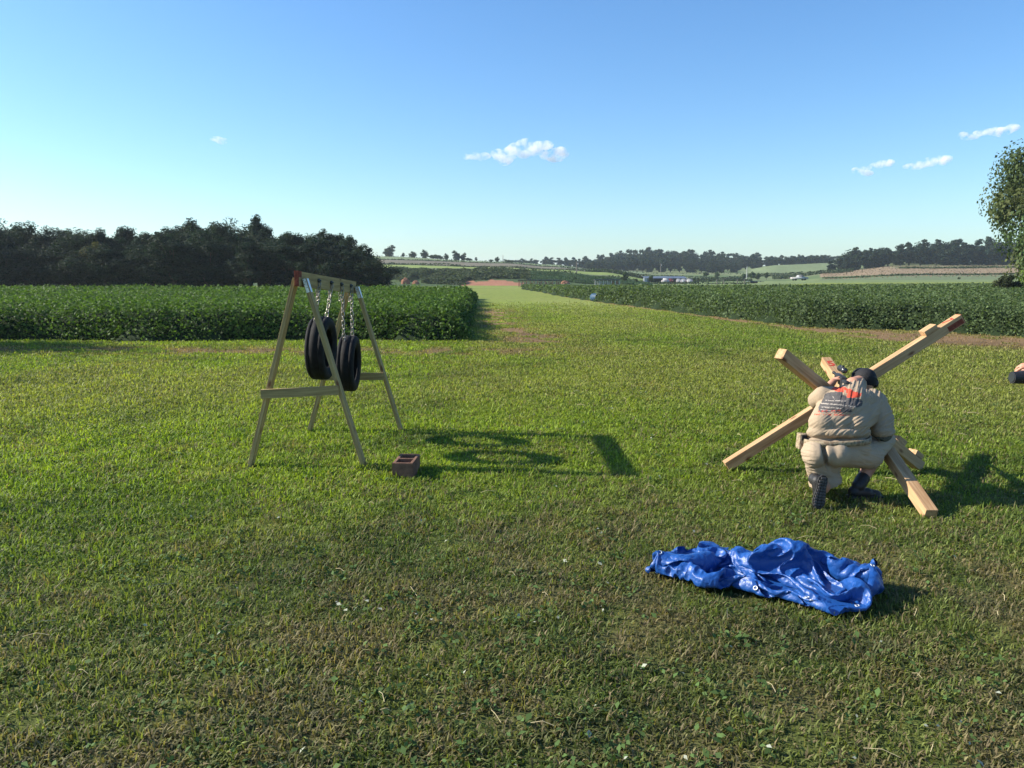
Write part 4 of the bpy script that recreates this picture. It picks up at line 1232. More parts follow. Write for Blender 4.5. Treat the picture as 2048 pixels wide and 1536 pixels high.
def camo(name, cols, scale):
    m, t, b = new_mat(name)
    tc = t.nodes.new('ShaderNodeTexCoord'); n_ = t.nodes.new('ShaderNodeTexNoise'); n_.inputs['Scale'].default_value = scale; n_.inputs['Detail'].default_value = 3
    t.links.new(tc.outputs['Object'], n_.inputs['Vector']); r_ = t.nodes.new('ShaderNodeValToRGB'); r_.color_ramp.interpolation = 'CONSTANT'
    r_.color_ramp.elements[0].color = (*cols[0], 1); r_.color_ramp.elements[1].position = .45; r_.color_ramp.elements[1].color = (*cols[1], 1)
    e_ = r_.color_ramp.elements.new(.55); e_.color = (*cols[2], 1); e_ = r_.color_ramp.elements.new(.64); e_.color = (*cols[3], 1)
    t.links.new(n_.outputs['Fac'], r_.inputs[0]); t.links.new(r_.outputs[0], b.inputs['Base Color']); b.inputs['Roughness'].default_value = .85
    return m
M_CAMOB = camo('tan_camouflage_webbing', [(.20, .14, .085), (.33, .26, .17), (.26, .20, .12), (.13, .12, .07)], 28)
M_CAMOS = camo('dark_camouflage_sleeve', [(.05, .055, .045), (.10, .105, .09), (.07, .075, .06), (.03, .03, .028)], 34)

def build_tarp():
    """a plastic sheet squeezed into the outline seen on the lawn, then left to buckle and settle as cloth"""
    def z5(a, b, z=.02): return G(1280 + a / 3.938, 1040 + b / 3.938, z)
    tops = [(135, 445, .0), (180, 375, .03), (390, 212, .06), (480, 205, .08), (700, 160, .10), (880, 155, .12), (960, 150, .16), (1100, 125, .20), (1250, 112, .20), (1330, 180, .18), (1440, 310, .12), (1600, 330, .09), (1800, 430, .08), (1850, 520, .03)]
    bots = [(135, 460, .0), (300, 505, .0), (400, 528, .0), (520, 572, .0), (700, 572, .0), (870, 595, .0), (940, 640, .0), (1120, 668, .0), (1290, 712, .0), (1410, 750, .0), (1530, 800, .0), (1640, 775, .0), (1745, 690, .0), (1800, 590, .0)]
    T_ = np.array([list(z5(a, b, z))[:2] for a, b, z in tops]); B_ = np.array([list(z5(a, b, z))[:2] for a, b, z in bots])
    def along(c, s):
        L = np.concatenate([[0], np.cumsum(np.hypot(*np.diff(c, axis=0).T))]); L /= L[-1]
        return np.stack([np.interp(s, L, c[:, 0]), np.interp(s, L, c[:, 1])], -1)
    NU, NV = 112, 64
    SU, SV = 1.98, 1.16
    uu, vv = np.meshgrid(np.linspace(0, 1, NU), np.linspace(0, 1, NV))
    t_, b_ = along(T_, uu), along(B_, uu)
    xy = b_ * (1 - vv[..., None]) + t_ * vv[..., None]
    cen = xy.reshape(-1, 2).mean(0)
    target = xy.copy()
    def fold(pts, w_, h_):            # a seeded fold along a line of the sheet, in outline units
        d_ = np.full(uu.shape, 9.0)
        for a, b in zip(pts[:-1], pts[1:]):
            a, b = np.array(a), np.array(b); ab = (b - a) * [1.9, 1]; px, py = (uu - a[0]) * 1.9, vv - a[1]
            k = np.clip((px * ab[0] + py * ab[1]) / (ab @ ab), 0, 1); d_ = np.minimum(d_, np.hypot(px - k * ab[0], py - k * ab[1]))
        return h_ * np.exp(-(d_ / w_) ** 2)
    z = .03 + fold([(.55, .97), (.60, .6), (.70, .1)], .07, .15) + fold([(.70, .95), (.74, .45)], .07, .14) + fold([(.50, .98), (.68, .98)], .10, .16) \
        + fold([(.05, .5), (.25, .85), (.5, .85)], .09, .09) + fold([(.12, .12), (.28, .05), (.40, .3), (.52, .1)], .06, .07) + fold([(.2, .55), (.52, .7)], .06, .07) \
        + fold([(.45, .3), (.50, .55), (.56, .2)], .06, .07) + fold([(.82, .85), (.97, .6)], .08, .10) + fold([(.7, .1), (.9, .2), (.97, .4)], .06, .07) + fold([(.80, .6), (.86, .2)], .06, .07)
    z = z + .02 * fbm(uu * 12, vv * 7, 403, 2)
    X_ = np.stack([xy[..., 0] + .02 * (fbm(uu * 14, vv * 8, 404, 2) - .5), xy[..., 1] + .02 * (fbm(uu * 14, vv * 8, 405, 2) - .5), z], -1)
    idx = np.arange(NU * NV).reshape(NV, NU)
    hu, hv = SU / (NU - 1), SV / (NV - 1)
    groups = []
    def grp(A_, B2, rest, cpl):
        groups.append((A_.ravel(), B2.ravel(), rest, cpl))
    for p_ in (0, 1):
        grp(idx[:, p_:-1:2], idx[:, p_ + 1::2][:, :idx[:, p_:-1:2].shape[1]], hu, 1.0); grp(idx[p_:-1:2], idx[p_ + 1::2][:idx[p_:-1:2].shape[0]], hv, 1.0)
        dg_ = math.hypot(hu, hv)
        grp(idx[p_:-1:2, :-1], idx[p_ + 1::2, 1:][:idx[p_:-1:2].shape[0]], dg_, .5); grp(idx[p_:-1:2, 1:], idx[p_ + 1::2, :-1][:idx[p_:-1:2].shape[0]], dg_, .5)
    for p_ in range(4):
        if p_ < 2: grp(idx[:, p_:-2:4], idx[:, p_ + 2::4][:, :idx[:, p_:-2:4].shape[1]], 2 * hu, .22); grp(idx[p_:-2:4], idx[p_ + 2::4][:idx[p_:-2:4].shape[0]], 2 * hv, .22)
        else: grp(idx[:, p_:-2:4], idx[:, p_ + 2::4][:, :idx[:, p_:-2:4].shape[1]], 2 * hu, .22); grp(idx[p_:-2:4], idx[p_ + 2::4][:idx[p_:-2:4].shape[0]], 2 * hv, .22)
    for st6, cp6 in ((5, .15), (9, .07)):       # stiff plastic: longer links that resist tight bends
        for p_ in range(2 * st6):
            if p_ < st6 or True:
                a_ = idx[:, p_:NU - st6:2 * st6]
                if a_.size: grp(a_, idx[:, p_ + st6::2 * st6][:, :a_.shape[1]], st6 * hu * (.80 if st6 == 9 else .90), -cp6)
                a_ = idx[p_:NV - st6:2 * st6]
                if a_.size: grp(a_, idx[p_ + st6::2 * st6][:a_.shape[0]], st6 * hv * (.80 if st6 == 9 else .90), -cp6)
    Pn = X_.reshape(-1, 3).copy(); Pv = np.zeros_like(Pn)
    edge = np.unique(np.concatenate([idx[0], idx[-1], idx[:, 0], idx[:, -1]])); Te = target.reshape(-1, 2)[edge]
    hp = z5(1130, 330, .1); NS = 80; dt = 1 / 60
    for s_ in range(NS):
        ramp = min(1, .68 + .32 * s_ / 45)
        Pv[:, 2] -= 5.0 * dt; Pv *= .93
        Q = Pn + Pv * dt
        for it in range(7):
            for A_, B2, rest, cpl in groups:
                d_ = Q[B2] - Q[A_]; L_ = np.linalg.norm(d_, axis=1); L_[L_ < 1e-9] = 1e-9
                C_ = (L_ - rest * ramp) / L_
                k_ = np.where(C_ > 0, min(1, cpl * 1.0), cpl)
                if cpl < 0: k_ = np.where(C_ < 0, -cpl, 0)
                elif cpl < .3: k_ = np.where(C_ < 0, cpl, 0)
                m_ = (.5 * k_ * C_)[:, None] * d_
                Q[A_] += m_; Q[B2] -= m_
            Q[edge, :2] += (Te - Q[edge, :2]) * .12
            gz = .006 + .18 * np.exp(-(((Q[:, 0] - hp.x) / .20) ** 2 + ((Q[:, 1] - hp.y) / .12) ** 2))
            low = Q[:, 2] < gz
            Q[low, 2] = gz[low]; Q[low, :2] = Pn[low, :2] + (Q[low, :2] - Pn[low, :2]) * .55
        if s_ % 2 == 0:              # keep layers a little apart
            cell = .018; key = np.floor(Q / cell).astype(np.int64); hsh = key[:, 0] * 73856093 ^ key[:, 1] * 19349663 ^ key[:, 2] * 83492791
            order = np.argsort(hsh, kind='stable'); hs_ = hsh[order]; kk = np.arange(NU * NV); iu, iv = kk % NU, kk // NU
            for ox in (-1, 0, 1):
                for oy in (-1, 0, 1):
                    for oz in (-1, 0, 1):
                        nh = (key[:, 0] + ox) * 73856093 ^ (key[:, 1] + oy) * 19349663 ^ (key[:, 2] + oz) * 83492791
                        st_ = np.searchsorted(hs_, nh)
                        for rr_ in (0, 1):
                            pos = np.minimum(st_ + rr_, len(hs_) - 1); ok = hs_[pos] == nh; a_ = kk[ok]; b3 = order[pos[ok]]
                            far_ = (np.abs(iu[a_] - iu[b3]) > 2) | (np.abs(iv[a_] - iv[b3]) > 2); a_, b3 = a_[far_], b3[far_]
                            d_ = Q[a_] - Q[b3]; L_ = np.linalg.norm(d_, axis=1); near_ = (L_ < .014) & (L_ > 1e-6); a_, d_, L_ = a_[near_], d_[near_], L_[near_]
                            Q[a_] += d_ / L_[:, None] * ((.014 - L_) * .4)[:, None]
        Pv = (Q - Pn) / dt; sp_ = np.linalg.norm(Pv, axis=1, keepdims=True); Pv *= np.minimum(1, 1.5 / np.maximum(sp_, 1e-6)); Pn = Q
    co = Pn
    G0 = co.reshape(NV, NU, 3)
    # finer grid by smooth interpolation, then small stiff crumples across the surface
    def up(Gd):
        P_ = np.pad(Gd, ((1, 1), (1, 1), (0, 0)), mode='reflect', reflect_type='odd')
        def ax(A, d_):
            A = np.moveaxis(A, d_, 0); a0, a1, a2, a3 = A[:-3], A[1:-2], A[2:-1], A[3:]
            mid = (-a0 + 9 * a1 + 9 * a2 - a3) / 16
            out = np.empty((2 * len(a1) + 1,) + A.shape[1:]); out[0:-1:2] = a1; out[1::2] = mid; out[-1] = a2[-1]
            return np.moveaxis(out, 0, d_)
        return ax(ax(P_, 0), 1)
    G1 = up(up(G0)) if True else G0
    nv, nu = G1.shape[:2]
    du = np.gradient(G1, axis=1); dv = np.gradient(G1, axis=0); nn = np.cross(du, dv); nn /= np.maximum(np.linalg.norm(nn, axis=2, keepdims=True), 1e-9)
    U, W = np.meshgrid(np.linspace(0, SU, nu), np.linspace(0, SV, nv))
    cr = (np.abs(fbm(U * 7, W * 7, 411, 2) - .5) * -.034 + np.abs(fbm(U * 17, W * 17, 412, 2) - .5) * -.014 + np.abs(fbm(U * 40, W * 40, 413, 1) - .5) * -.006)
    G1 = G1 + nn * cr[..., None]
    G1[..., 2] = np.maximum(G1[..., 2], .006) + .030
    i = np.arange(nv - 1)[:, None] * nu; j = np.arange(nu - 1)[None, :]
    q = np.stack([i + j, i + j + 1, i + nu + j + 1, i + nu + j], -1).reshape(-1, 4)
    m, t, b = new_mat('blue_tarpaulin')
    tc = t.nodes.new('ShaderNodeTexCoord')
    nz = t.nodes.new('ShaderNodeTexNoise'); nz.inputs['Scale'].default_value = 45; nz.inputs['Detail'].default_value = 5; nz.inputs['Distortion'].default_value = .8
    t.links.new(tc.outputs['Object'], nz.inputs['Vector'])
    bp = t.nodes.new('ShaderNodeBump'); bp.inputs['Strength'].default_value = .35; bp.inputs['Distance'].default_value = .012
    t.links.new(nz.outputs['Fac'], bp.inputs['Height']); t.links.new(bp.outputs[0], b.inputs['Normal'])
    b.inputs['Base Color'].default_value = (.010, .068, .27, 1); b.inputs['Roughness'].default_value = .42; b.inputs['Specular IOR Level'].default_value = .5
    me = mesh_np('sheet', G1.reshape(-1, 3), q.ravel(), np.full(len(q), 4), None, m, True)
    root = empty('tarpaulin', (float(cen[0]), float(cen[1]), 0), 'crumpled shiny blue plastic tarpaulin lying in a heap on the lawn', 'tarpaulin')
    o = link('sheet', me, root); o.location = -root.location
    gp = z5(1292, 655, .05); flat = G1.reshape(-1, 3); nf = nn.reshape(-1, 3)
    dd = np.hypot(flat[:, 0] - gp.x, flat[:, 1] - gp.y); cand = np.where(dd < .04)[0]; ii = cand[np.argmax(flat[cand, 2])] if len(cand) else int(np.argmin(dd))
    nrm = Vector(nf[ii]); nrm = nrm if nrm.z > 0 else -nrm
    spots_ = [(Vector(flat[ii]), nrm)]
    Gn = nn
    for (r_i, c_i) in [(3, 3), (3, nu // 5), (3, 2 * nu // 5), (3, 3 * nu // 5), (3, 4 * nu // 5), (3, nu - 4), (nv // 2, 3), (nv // 2, nu - 4), (nv - 4, nu // 3), (nv - 4, 2 * nu // 3)]:
        n_ = Vector(Gn[r_i, c_i]); n_ = n_ if n_.z > 0 else -n_; spots_.append((Vector(G1[r_i, c_i]), n_))
    gm = None
    for (pos_, n_) in spots_:
        if gm is None:
            bm = bmesh.new(); Rg = .011
            rings = [[bm.verts.new(((Rg + .004 * math.cos(q_)) * math.cos(6.2832 * k / 20), (Rg + .004 * math.cos(q_)) * math.sin(6.2832 * k / 20), .002 * math.sin(q_))) for q_ in (0, 1.57, 3.14, 4.71)] for k in range(20)]
            for k in range(20):
                for q_ in range(4): bm.faces.new((rings[k][q_], rings[k][(q_ + 1) % 4], rings[(k + 1) % 20][(q_ + 1) % 4], rings[(k + 1) % 20][q_]))
            e = from_bm('grommet', bm, M_GALV, root, True); gm = e.data
        else: e = link('grommet', gm, root)
        e.location = pos_ + n_ * .003 - root.location; e.rotation_euler = n_.to_track_quat('Z', 'Y').to_euler()
build_tarp()

def build_shooter():
    man = empty('person', (2.75, 6.45, 0), 'man kneeling with his back turned in printed tan shirt, khaki shorts and black cap', 'person')
    V3 = Vector
    hipL, hipR = P(1648, 905, 6.36), P(1712, 903, 6.36)
    kneeL = V3((P(1650, 960, 6.70).x, 6.68, .09)); ankL = V3((P(1641, 960, 6.2).x, 6.22, .19))
    ankR = V3((P(1718, 985, 6.38).x, 6.40, .11)); kneeR = V3((P(1772, 890, 6.7).x, 6.72, .47))
    waist = P(1674, 855, 6.42); chest = P(1703, 815, 6.52); neck = P(1706, 769, 6.66)
    shL, shR = P(1646, 792, 6.62), P(1755, 803, 6.56)
    elL = P(1631, 802, 6.80); wrL = P(1666, 764, 6.93)
    elR = P(1768, 868, 6.46); wrR = P(1722, 845, 6.72)
    head = P(1728, 763, 6.80)
    R_head = Matrix.Rotation(math.radians(-35), 3, 'X')
    # body, one surface
    B = [('c', waist + V3((0, .06, 0)), .085, chest, .12), ('c', chest, .12, neck, .065), ('c', neck, .062, head, .065), ('e', head, (.078, .10, .105), R_head),
         ('e', head + R_head @ V3((0, .045, -.05)), (.058, .06, .055), R_head), ('e', head + R_head @ V3((0, .105, -.02)), (.012, .02, .018), R_head),
         ('e', head + R_head @ V3((0, .092, .012)), (.045, .014, .010), R_head), ('e', head + R_head @ V3((0, .088, -.062)), (.022, .012, .007), R_head),
         ('e', head + R_head @ V3((-.08, .0, -.005)), (.012, .02, .03), R_head), ('e', head + R_head @ V3((.08, .0, -.005)), (.012, .02, .03), R_head),
         ('e', (hipL + hipR) / 2 + V3((0, .05, 0)), (.12, .07, .09)),
         ('c', hipL + V3((0, .05, 0)), .07, kneeL, .066), ('c', kneeL, .066, kneeL.lerp(ankL, .3), .072), ('c', kneeL.lerp(ankL, .3), .078, kneeL.lerp(ankL, .7) + V3((0, 0, -.03)), .072), ('c', kneeL.lerp(ankL, .7) + V3((0, 0, -.03)), .070, ankL, .045),
         ('c', hipR + V3((0, .06, 0)), .07, kneeR + V3((0, 0, -.015)), .06), ('c', kneeR + V3((0, 0, -.015)), .06, kneeR.lerp(ankR, .35), .070), ('c', kneeR.lerp(ankR, .35), .070, ankR, .042),
         ('c', ankR, .036, ankR + V3((.12, .02, -.07)), .026), ('c', ankL, .04, ankL + V3((0, -.06, -.13)), .035),
         ('c', shL, .07, elL, .05), ('c', elL, .048, wrL, .031), ('c', shR, .075, elR, .055), ('c', elR, .052, wrR, .033)]
    hand(B, wrL, V3((.5, .6, .25)), V3((.2, -.3, -1)), .7, -1)
    hand(B, wrR, V3((-.6, .7, .3)), V3((0, .3, -1)), .8, 1)
    me = volume(B, .0055, 5); me.materials.append(M_SKIN)
    b = link('body', me, man); b.location = -man.location
    def part(name, prt, vox, mat, sm=5, parent=man, fn=None):
        me = volume(prt, vox, sm if name not in ('shirt', 'shorts') else 22); me.name = name; me.materials.append(mat)
        if fn: fn(me)
        o = link(name, me, parent); o.location = -man.location if parent is man else (0, 0, 0)
        return o
    # shirt
    wl, wr = P(1637, 847, 6.42), P(1712, 846, 6.41)
    S = [('c', wl + V3((.03, 0, 0)), .105, shL + V3((.085, .02, -.05)), .10), ('c', wr + V3((-.01, 0, 0)), .11, shR + V3((-.07, 0, -.05)), .125),
         ('c', P(1674, 849, 6.43), .115, P(1700, 806, 6.53), .15), ('c', P(1700, 806, 6.53), .15, neck + V3((0, -.01, -.05)), .10), ('c', neck + V3((0, -.01, -.05)), .095, neck.lerp(head, .42) + V3((0, 0, -.015)), .070), ('c', P(1640, 862, 6.42), .092, P(1712, 861, 6.42), .098), ('e', P(1674, 861, 6.44), (.225, .155, .06)),
         ('e', P(1671, 842, 6.45), (.215, .135, .105)), ('e', P(1690, 820, 6.49), (.235, .15, .125)), ('e', P(1700, 800, 6.54), (.225, .14, .11)),
         ('c', shL + V3((.05, 0, -.01)), .092, shL + V3((.0, 0, 0)), .082), ('c', shL, .082, shL.lerp(elL, .8), .075),
         ('c', shR + V3((-.04, 0, -.005)), .11, shR.lerp(elR, .5), .098), ('c', shR.lerp(elR, .5), .098, shR.lerp(elR, .85), .082),
         ('c', shL + V3((.06, 0, .01)), .072, shR + V3((-.06, 0, .01)), .078)]
    def shirt_fn(me):
        co, no = me_np(me); u, v = proj(co)
        # gathered folds running up to the right, hem tucked into the belt
        a = math.radians(33)
        s = (u * math.cos(a) - v * math.sin(a)); q = (u * math.sin(a) + v * math.cos(a))
        low = sstep(775, 860, v)
        f1 = fbm(s * .016 + 3, q * .10, 301, 2); f2 = fbm(s * .03, q * .26, 302, 2)
        rid = (1 - np.minimum(1, np.abs(f1 - .5) * 5)) * .007 + (1 - np.minimum(1, np.abs(f2 - .5) * 6)) * .006
        up_ = (1 - sstep(790, 830, v)) * sstep(1660, 1690, u)
        f3 = fbm((u + v * .2) * .16, v * .02, 303, 2); rid2 = (1 - np.minimum(1, np.abs(f3 - .5) * 5)) * .008 * up_
        dsp = rid * (.12 + 1.0 * low * (.35 + .65 * sstep(1640, 1690, u))) + rid2 + .008 * (fbm(u * .03, v * .03, 304, 3) - .5)
        bl = sstep(855, 864, v) * (1 - sstep(868, 876, v))
        dsp = dsp + .012 * bl
        co2 = co + no * dsp[:, None]
        set_co(me, co2)
        col = np.broadcast_to(C3(.36, .275, .19), (len(co), 3)).copy()
        col *= (.94 + .12 * fbm(u * .08, v * .08, 305, 3))[:, None]
        def zz(pts): return [(1560 + a_ / 4.267, 700 + b_ / 4.267) for a_, b_ in pts]
        uj = u + 1.6 * (fbm(u * .25, v * .25, 306, 2) - .5) * 2; vj = v + 1.6 * (fbm(u * .25, v * .25, 307, 2) - .5) * 2
        def inp(pts):
            c_ = np.zeros(len(u), bool); n = len(pts)
            for k in range(n):
                a_, b_ = pts[k], pts[(k + 1) % n]
                c_ ^= ((a_[1] > vj) != (b_[1] > vj)) & (uj < (b_[0] - a_[0]) * (vj - a_[1]) / (b_[1] - a_[1] + 1e-9) + a_[0])
            return c_
        bk = no[:, 1] < .25
        grey = inp(zz([(385, 375), (440, 358), (520, 362), (560, 395), (665, 420), (705, 440), (690, 480), (600, 500), (620, 530), (330, 535), (325, 495), (350, 455), (372, 405)])) & bk
        col[grey] = C3(.085, .08, .08) * (.8 + .5 * fbm(u[grey] * .3, v[grey] * .3, 308, 2))[:, None]
        for (x_, y_, x2, y2, wd) in [(350, 455, 520, 470, .9), (520, 470, 640, 488, .9), (360, 488, 520, 500, .8), (390, 430, 560, 440, .8), (350, 513, 470, 522, .8), (450, 395, 470, 430, .7)]:
            (a0, b0), (a1, b1) = zz([(x_, y_), (x2, y2)]); L2_ = (a1 - a0) ** 2 + (b1 - b0) ** 2
            t_ = np.clip(((u - a0) * (a1 - a0) + (v - b0) * (b1 - b0)) / L2_, 0, 1); dd = np.hypot(u - a0 - t_ * (a1 - a0), v - b0 - t_ * (b1 - b0))
            k = (dd < wd) & bk & (fbm(u * .4, v * .4, 309, 2) > .40); col[k] = C3(.40, .35, .30)
        red = (inp(zz([(425, 335), (470, 318), (545, 318), (600, 340), (690, 375), (672, 408), (610, 412), (565, 405), (572, 372), (500, 362), (470, 352)]))) & bk & ~((np.abs(u - zz([(555, 0)])[0][0]) < 2.2) & (v > 781))
        col[red] = C3(.62, .085, .05)
        k1 = (fbm(u * .55, v * .3, 310, 2) > .47)
        for (x_, y_, x2, y2, wd) in [(300, 552, 560, 556, 1.4), (560, 556, 625, 552, .8), (335, 527, 400, 520, 1.3), (440, 520, 515, 517, 1.2), (400, 540, 520, 535, .8)]:
            (a0, b0), (a1, b1) = zz([(x_, y_), (x2, y2)]); L2_ = (a1 - a0) ** 2 + (b1 - b0) ** 2
            t_ = np.clip(((u - a0) * (a1 - a0) + (v - b0) * (b1 - b0)) / L2_, 0, 1); dd = np.hypot(u - a0 - t_ * (a1 - a0), v - b0 - t_ * (b1 - b0))
            k = (dd < wd) & bk & k1; col[k] = C3(.60, .10, .06)
        set_col(me, col)
    part('shirt', S, .0055, M_SHIRT, 6, fn=shirt_fn)
    # shorts: seat, the kneeling leg with its wide hem and the raised right leg
    seL, seR = P(1629, 907, 6.34), P(1672, 906, 6.33)
    hemT, hemB = P(1641, 942, 6.43), P(1649, 966, 6.45)
    T = [('e', seL, (.098, .135, .115)), ('e', seR, (.112, .14, .118)), ('e', (seL + seR) / 2 + V3((0, .0, .005)), (.12, .13, .105)), ('c', P(1634, 896, 6.40), .105, P(1712, 895, 6.40), .115),
         ('c', seR + V3((.03, .02, .0)), .118, P(1738, 910, 6.48), .118), ('c', P(1735, 908, 6.48), .115, kneeR + V3((-.03, -.03, -.015)), .095),
         ('c', seL + V3((.01, .01, -.01)), .10, hemT + V3((0, -.01, 0)), .108), ('c', seR + V3((-.01, .05, -.04)), .11, hemT + V3((.05, .03, -.02)), .10), ('f', hemT + V3((.0, .0, .07)), .105, hemB + V3((.01, 0, 0)), .135)]
    def short_fn(me):
        co, no = me_np(me); u, v = proj(co)
        cx_ = 1649 + (v - 900) * .14
        crack = np.exp(-((u - cx_) / 3.2) ** 2) * sstep(882, 893, v) * (1 - sstep(925, 940, v))
        f1 = fbm(u * .03, v * .16 - u * .03, 321, 3); f2 = fbm(u * .12, v * .05, 322, 3)
        side_ = sstep(1640, 1618, u) + sstep(920, 950, v) * .8 + sstep(1700, 1730, u) * .8
        d_ = (1 - np.minimum(1, np.abs(f1 - .5) * 5)) * .006 * np.clip(side_, .05, 1) + (f2 - .5) * .004
        seam = np.exp(-((u - cx_) / 1.2) ** 2) * .0
        co = co + no * (d_ - crack * .06)[:, None]; set_co(me, co)
    part('shorts', T, .0055, M_SHORT, 5, fn=short_fn)
    # belt
    def belt_fn(me):
        co, no = me_np(me)
    bz = P(1674, 880, 6.4)
    ring_c = V3((bz.x - .0, 6.445, bz.z - .0)); bm = bmesh.new(); n = 64; vs = []
    for k in range(n):
        a = 6.28318 * k / n
        ca_, sa_ = math.cos(a), math.sin(a)
        ex_ = .282 * math.copysign(abs(ca_) ** .8, ca_); ey_ = .205 * math.copysign(abs(sa_) ** .8, sa_)
        row = []
        for (dr, dz_) in ((1, -.022), (1.0, .022), (.93, .022), (.93, -.022)):
            row.append(bm.verts.new(ring_c + V3((ex_ * dr, ey_ * dr, dz_ - .10 * ey_ * 0 + .04 * ex_))))
        vs.append(row)
    for k in range(n):
        for j in range(4): bm.faces.new((vs[k][j], vs[k][(j + 1) % 4], vs[(k + 1) % n][(j + 1) % 4], vs[(k + 1) % n][j]))
    belt = from_bm('belt', bm, M_CAMOB, man, True); belt.location = -man.location
    bm = bmesh.new(); q = P(1602, 882, 6.44)
    add_box(bm, q + V3((.0, 0, 0)), (.055, .09, .13), rot=(0, .06, 0), bev=.012); pc = from_bm('pouch', bm, M_CAMOB, belt)
    bm = bmesh.new(); add_box(bm, q + V3((.012, -.0, .035)), (.05, .096, .05), rot=(0, .06, 0), bev=.012); add_box(bm, q + V3((.022, -.02, -.02)), (.035, .075, .11), rot=(0, .06, 0), bev=.01); from_bm('pouch_flap', bm, M_BLACKC, belt)
    # forearm sleeve and gloves
    part('arm_sleeve', [('c', shR.lerp(elR, .85), .062, elR, .066), ('c', elR, .066, elR.lerp(wrR, .85), .046)], .005, M_CAMOS, 4)
    # left boot: toes on the ground, sole to the camera
    sx = ankL.x
    so = V3((P(1641, 990, 6.1).x, 6.09, .14))
    tilt = math.radians(4)
    bt = part('boot', [('c', ankL + V3((0, .10, .01)), .052, ankL + V3((0, .02, .0)), .050), ('c', V3((so.x - .005, 6.165, .225)), .047, V3((so.x + .01, 6.155, .11)), .044), ('c', V3((so.x + .01, 6.155, .11)), .046, V3((so.x + .018, 6.15, .055)), .042)], .005, M_BOOT, 4)
    bm = bmesh.new()
    prof_ = [(0, -.142), (.03, -.135), (.047, -.10), (.050, -.06), (.044, -.01), (.036, .04), (.038, .09), (.034, .125), (.015, .142), (0, .144)]
    ptsL = [(x, z) for x, z in prof_] + [(-x, z) for x, z in prof_[-2:0:-1]]
    A_ = [bm.verts.new((x, 0, z)) for x, z in ptsL]; B2 = [bm.verts.new((x, .022, z)) for x, z in ptsL]
    bm.faces.new(A_); bm.faces.new(B2[::-1]); n = len(A_)
    for k in range(n): bm.faces.new((A_[k], B2[k], B2[(k + 1) % n], A_[(k + 1) % n]))
    sole = from_bm('sole', bm, M_BOOT, bt); sole.location = so + V3((.002, .012, .002)); sole.rotation_euler = (math.radians(3), math.radians(6), 0)
    bm = bmesh.new()
    for r_i in range(11):
        z = -.122 + r_i * .0245
        wdt = np.interp(z, [-.14, -.10, -.06, 0, .04, .09, .14], [.02, .042, .046, .040, .031, .034, .014])
        if abs(z - .035) < .008: continue
        for cc_ in (-.68, -.02, .64):
            add_box(bm, (cc_ * wdt, -.004, z), (wdt * .54, .010, .016), rot=(0, .12 * math.copysign(1, cc_), 0), bev=.001)
    from_bm('tread_lug', bm, M_SOLE, sole)
    # right boot side on
    g0 = V3((ankR.x, ankR.y, 0))
    bt2 = part('boot', [('c', ankR.lerp(kneeR, .17), .056, ankR + V3((0, 0, .01)), .052), ('c', ankR + V3((-.03, 0, -.04)), .052, ankR + V3((.08, .01, -.055)), .048), ('c', ankR + V3((.05, .01, -.055)), .050, ankR + V3((.165, .02, -.068)), .036), ('b', (ankR.x + .065, ankR.y + .01, .022), (.30, .095, .03), (0, 0, .08), .01)], .005, M_BOOT, 4)
    # cap and ear defenders
    cap = part('cap', [('e', head + V3((0, -.005, .018)), (.098, .116, .098), R_head), ('e', head + R_head @ V3((0, .13, .035)), (.07, .07, .012), R_head)], .005, M_BLACKC, 4)
    for s_ in (-1, 1):
        part('ear_defender', [('e', head + R_head @ V3((s_ * .088, -.005, -.012)), (.03, .042, .052), R_head)], .005, M_BLACKP, 3)
    bm = bmesh.new(); add_tube(bm, [head + R_head @ V3((.101 * math.cos(a), -.01, .018 + .103 * math.sin(a))) for a in np.linspace(0, math.pi, 17)], .009, 8)
    hb_ = from_bm('headband', bm, M_BLACKP, man, True); hb_.location = -man.location
    bm = bmesh.new(); add_tube(bm, [head + R_head @ V3((.100 * math.cos(a), -.118 * math.sin(a), -.012)) for a in np.linspace(.25, math.pi - .25, 15)], .007, 8)
    hb_ = from_bm('strap', bm, M_BLACKP, man, True); hb_.location = -man.location
build_shooter()

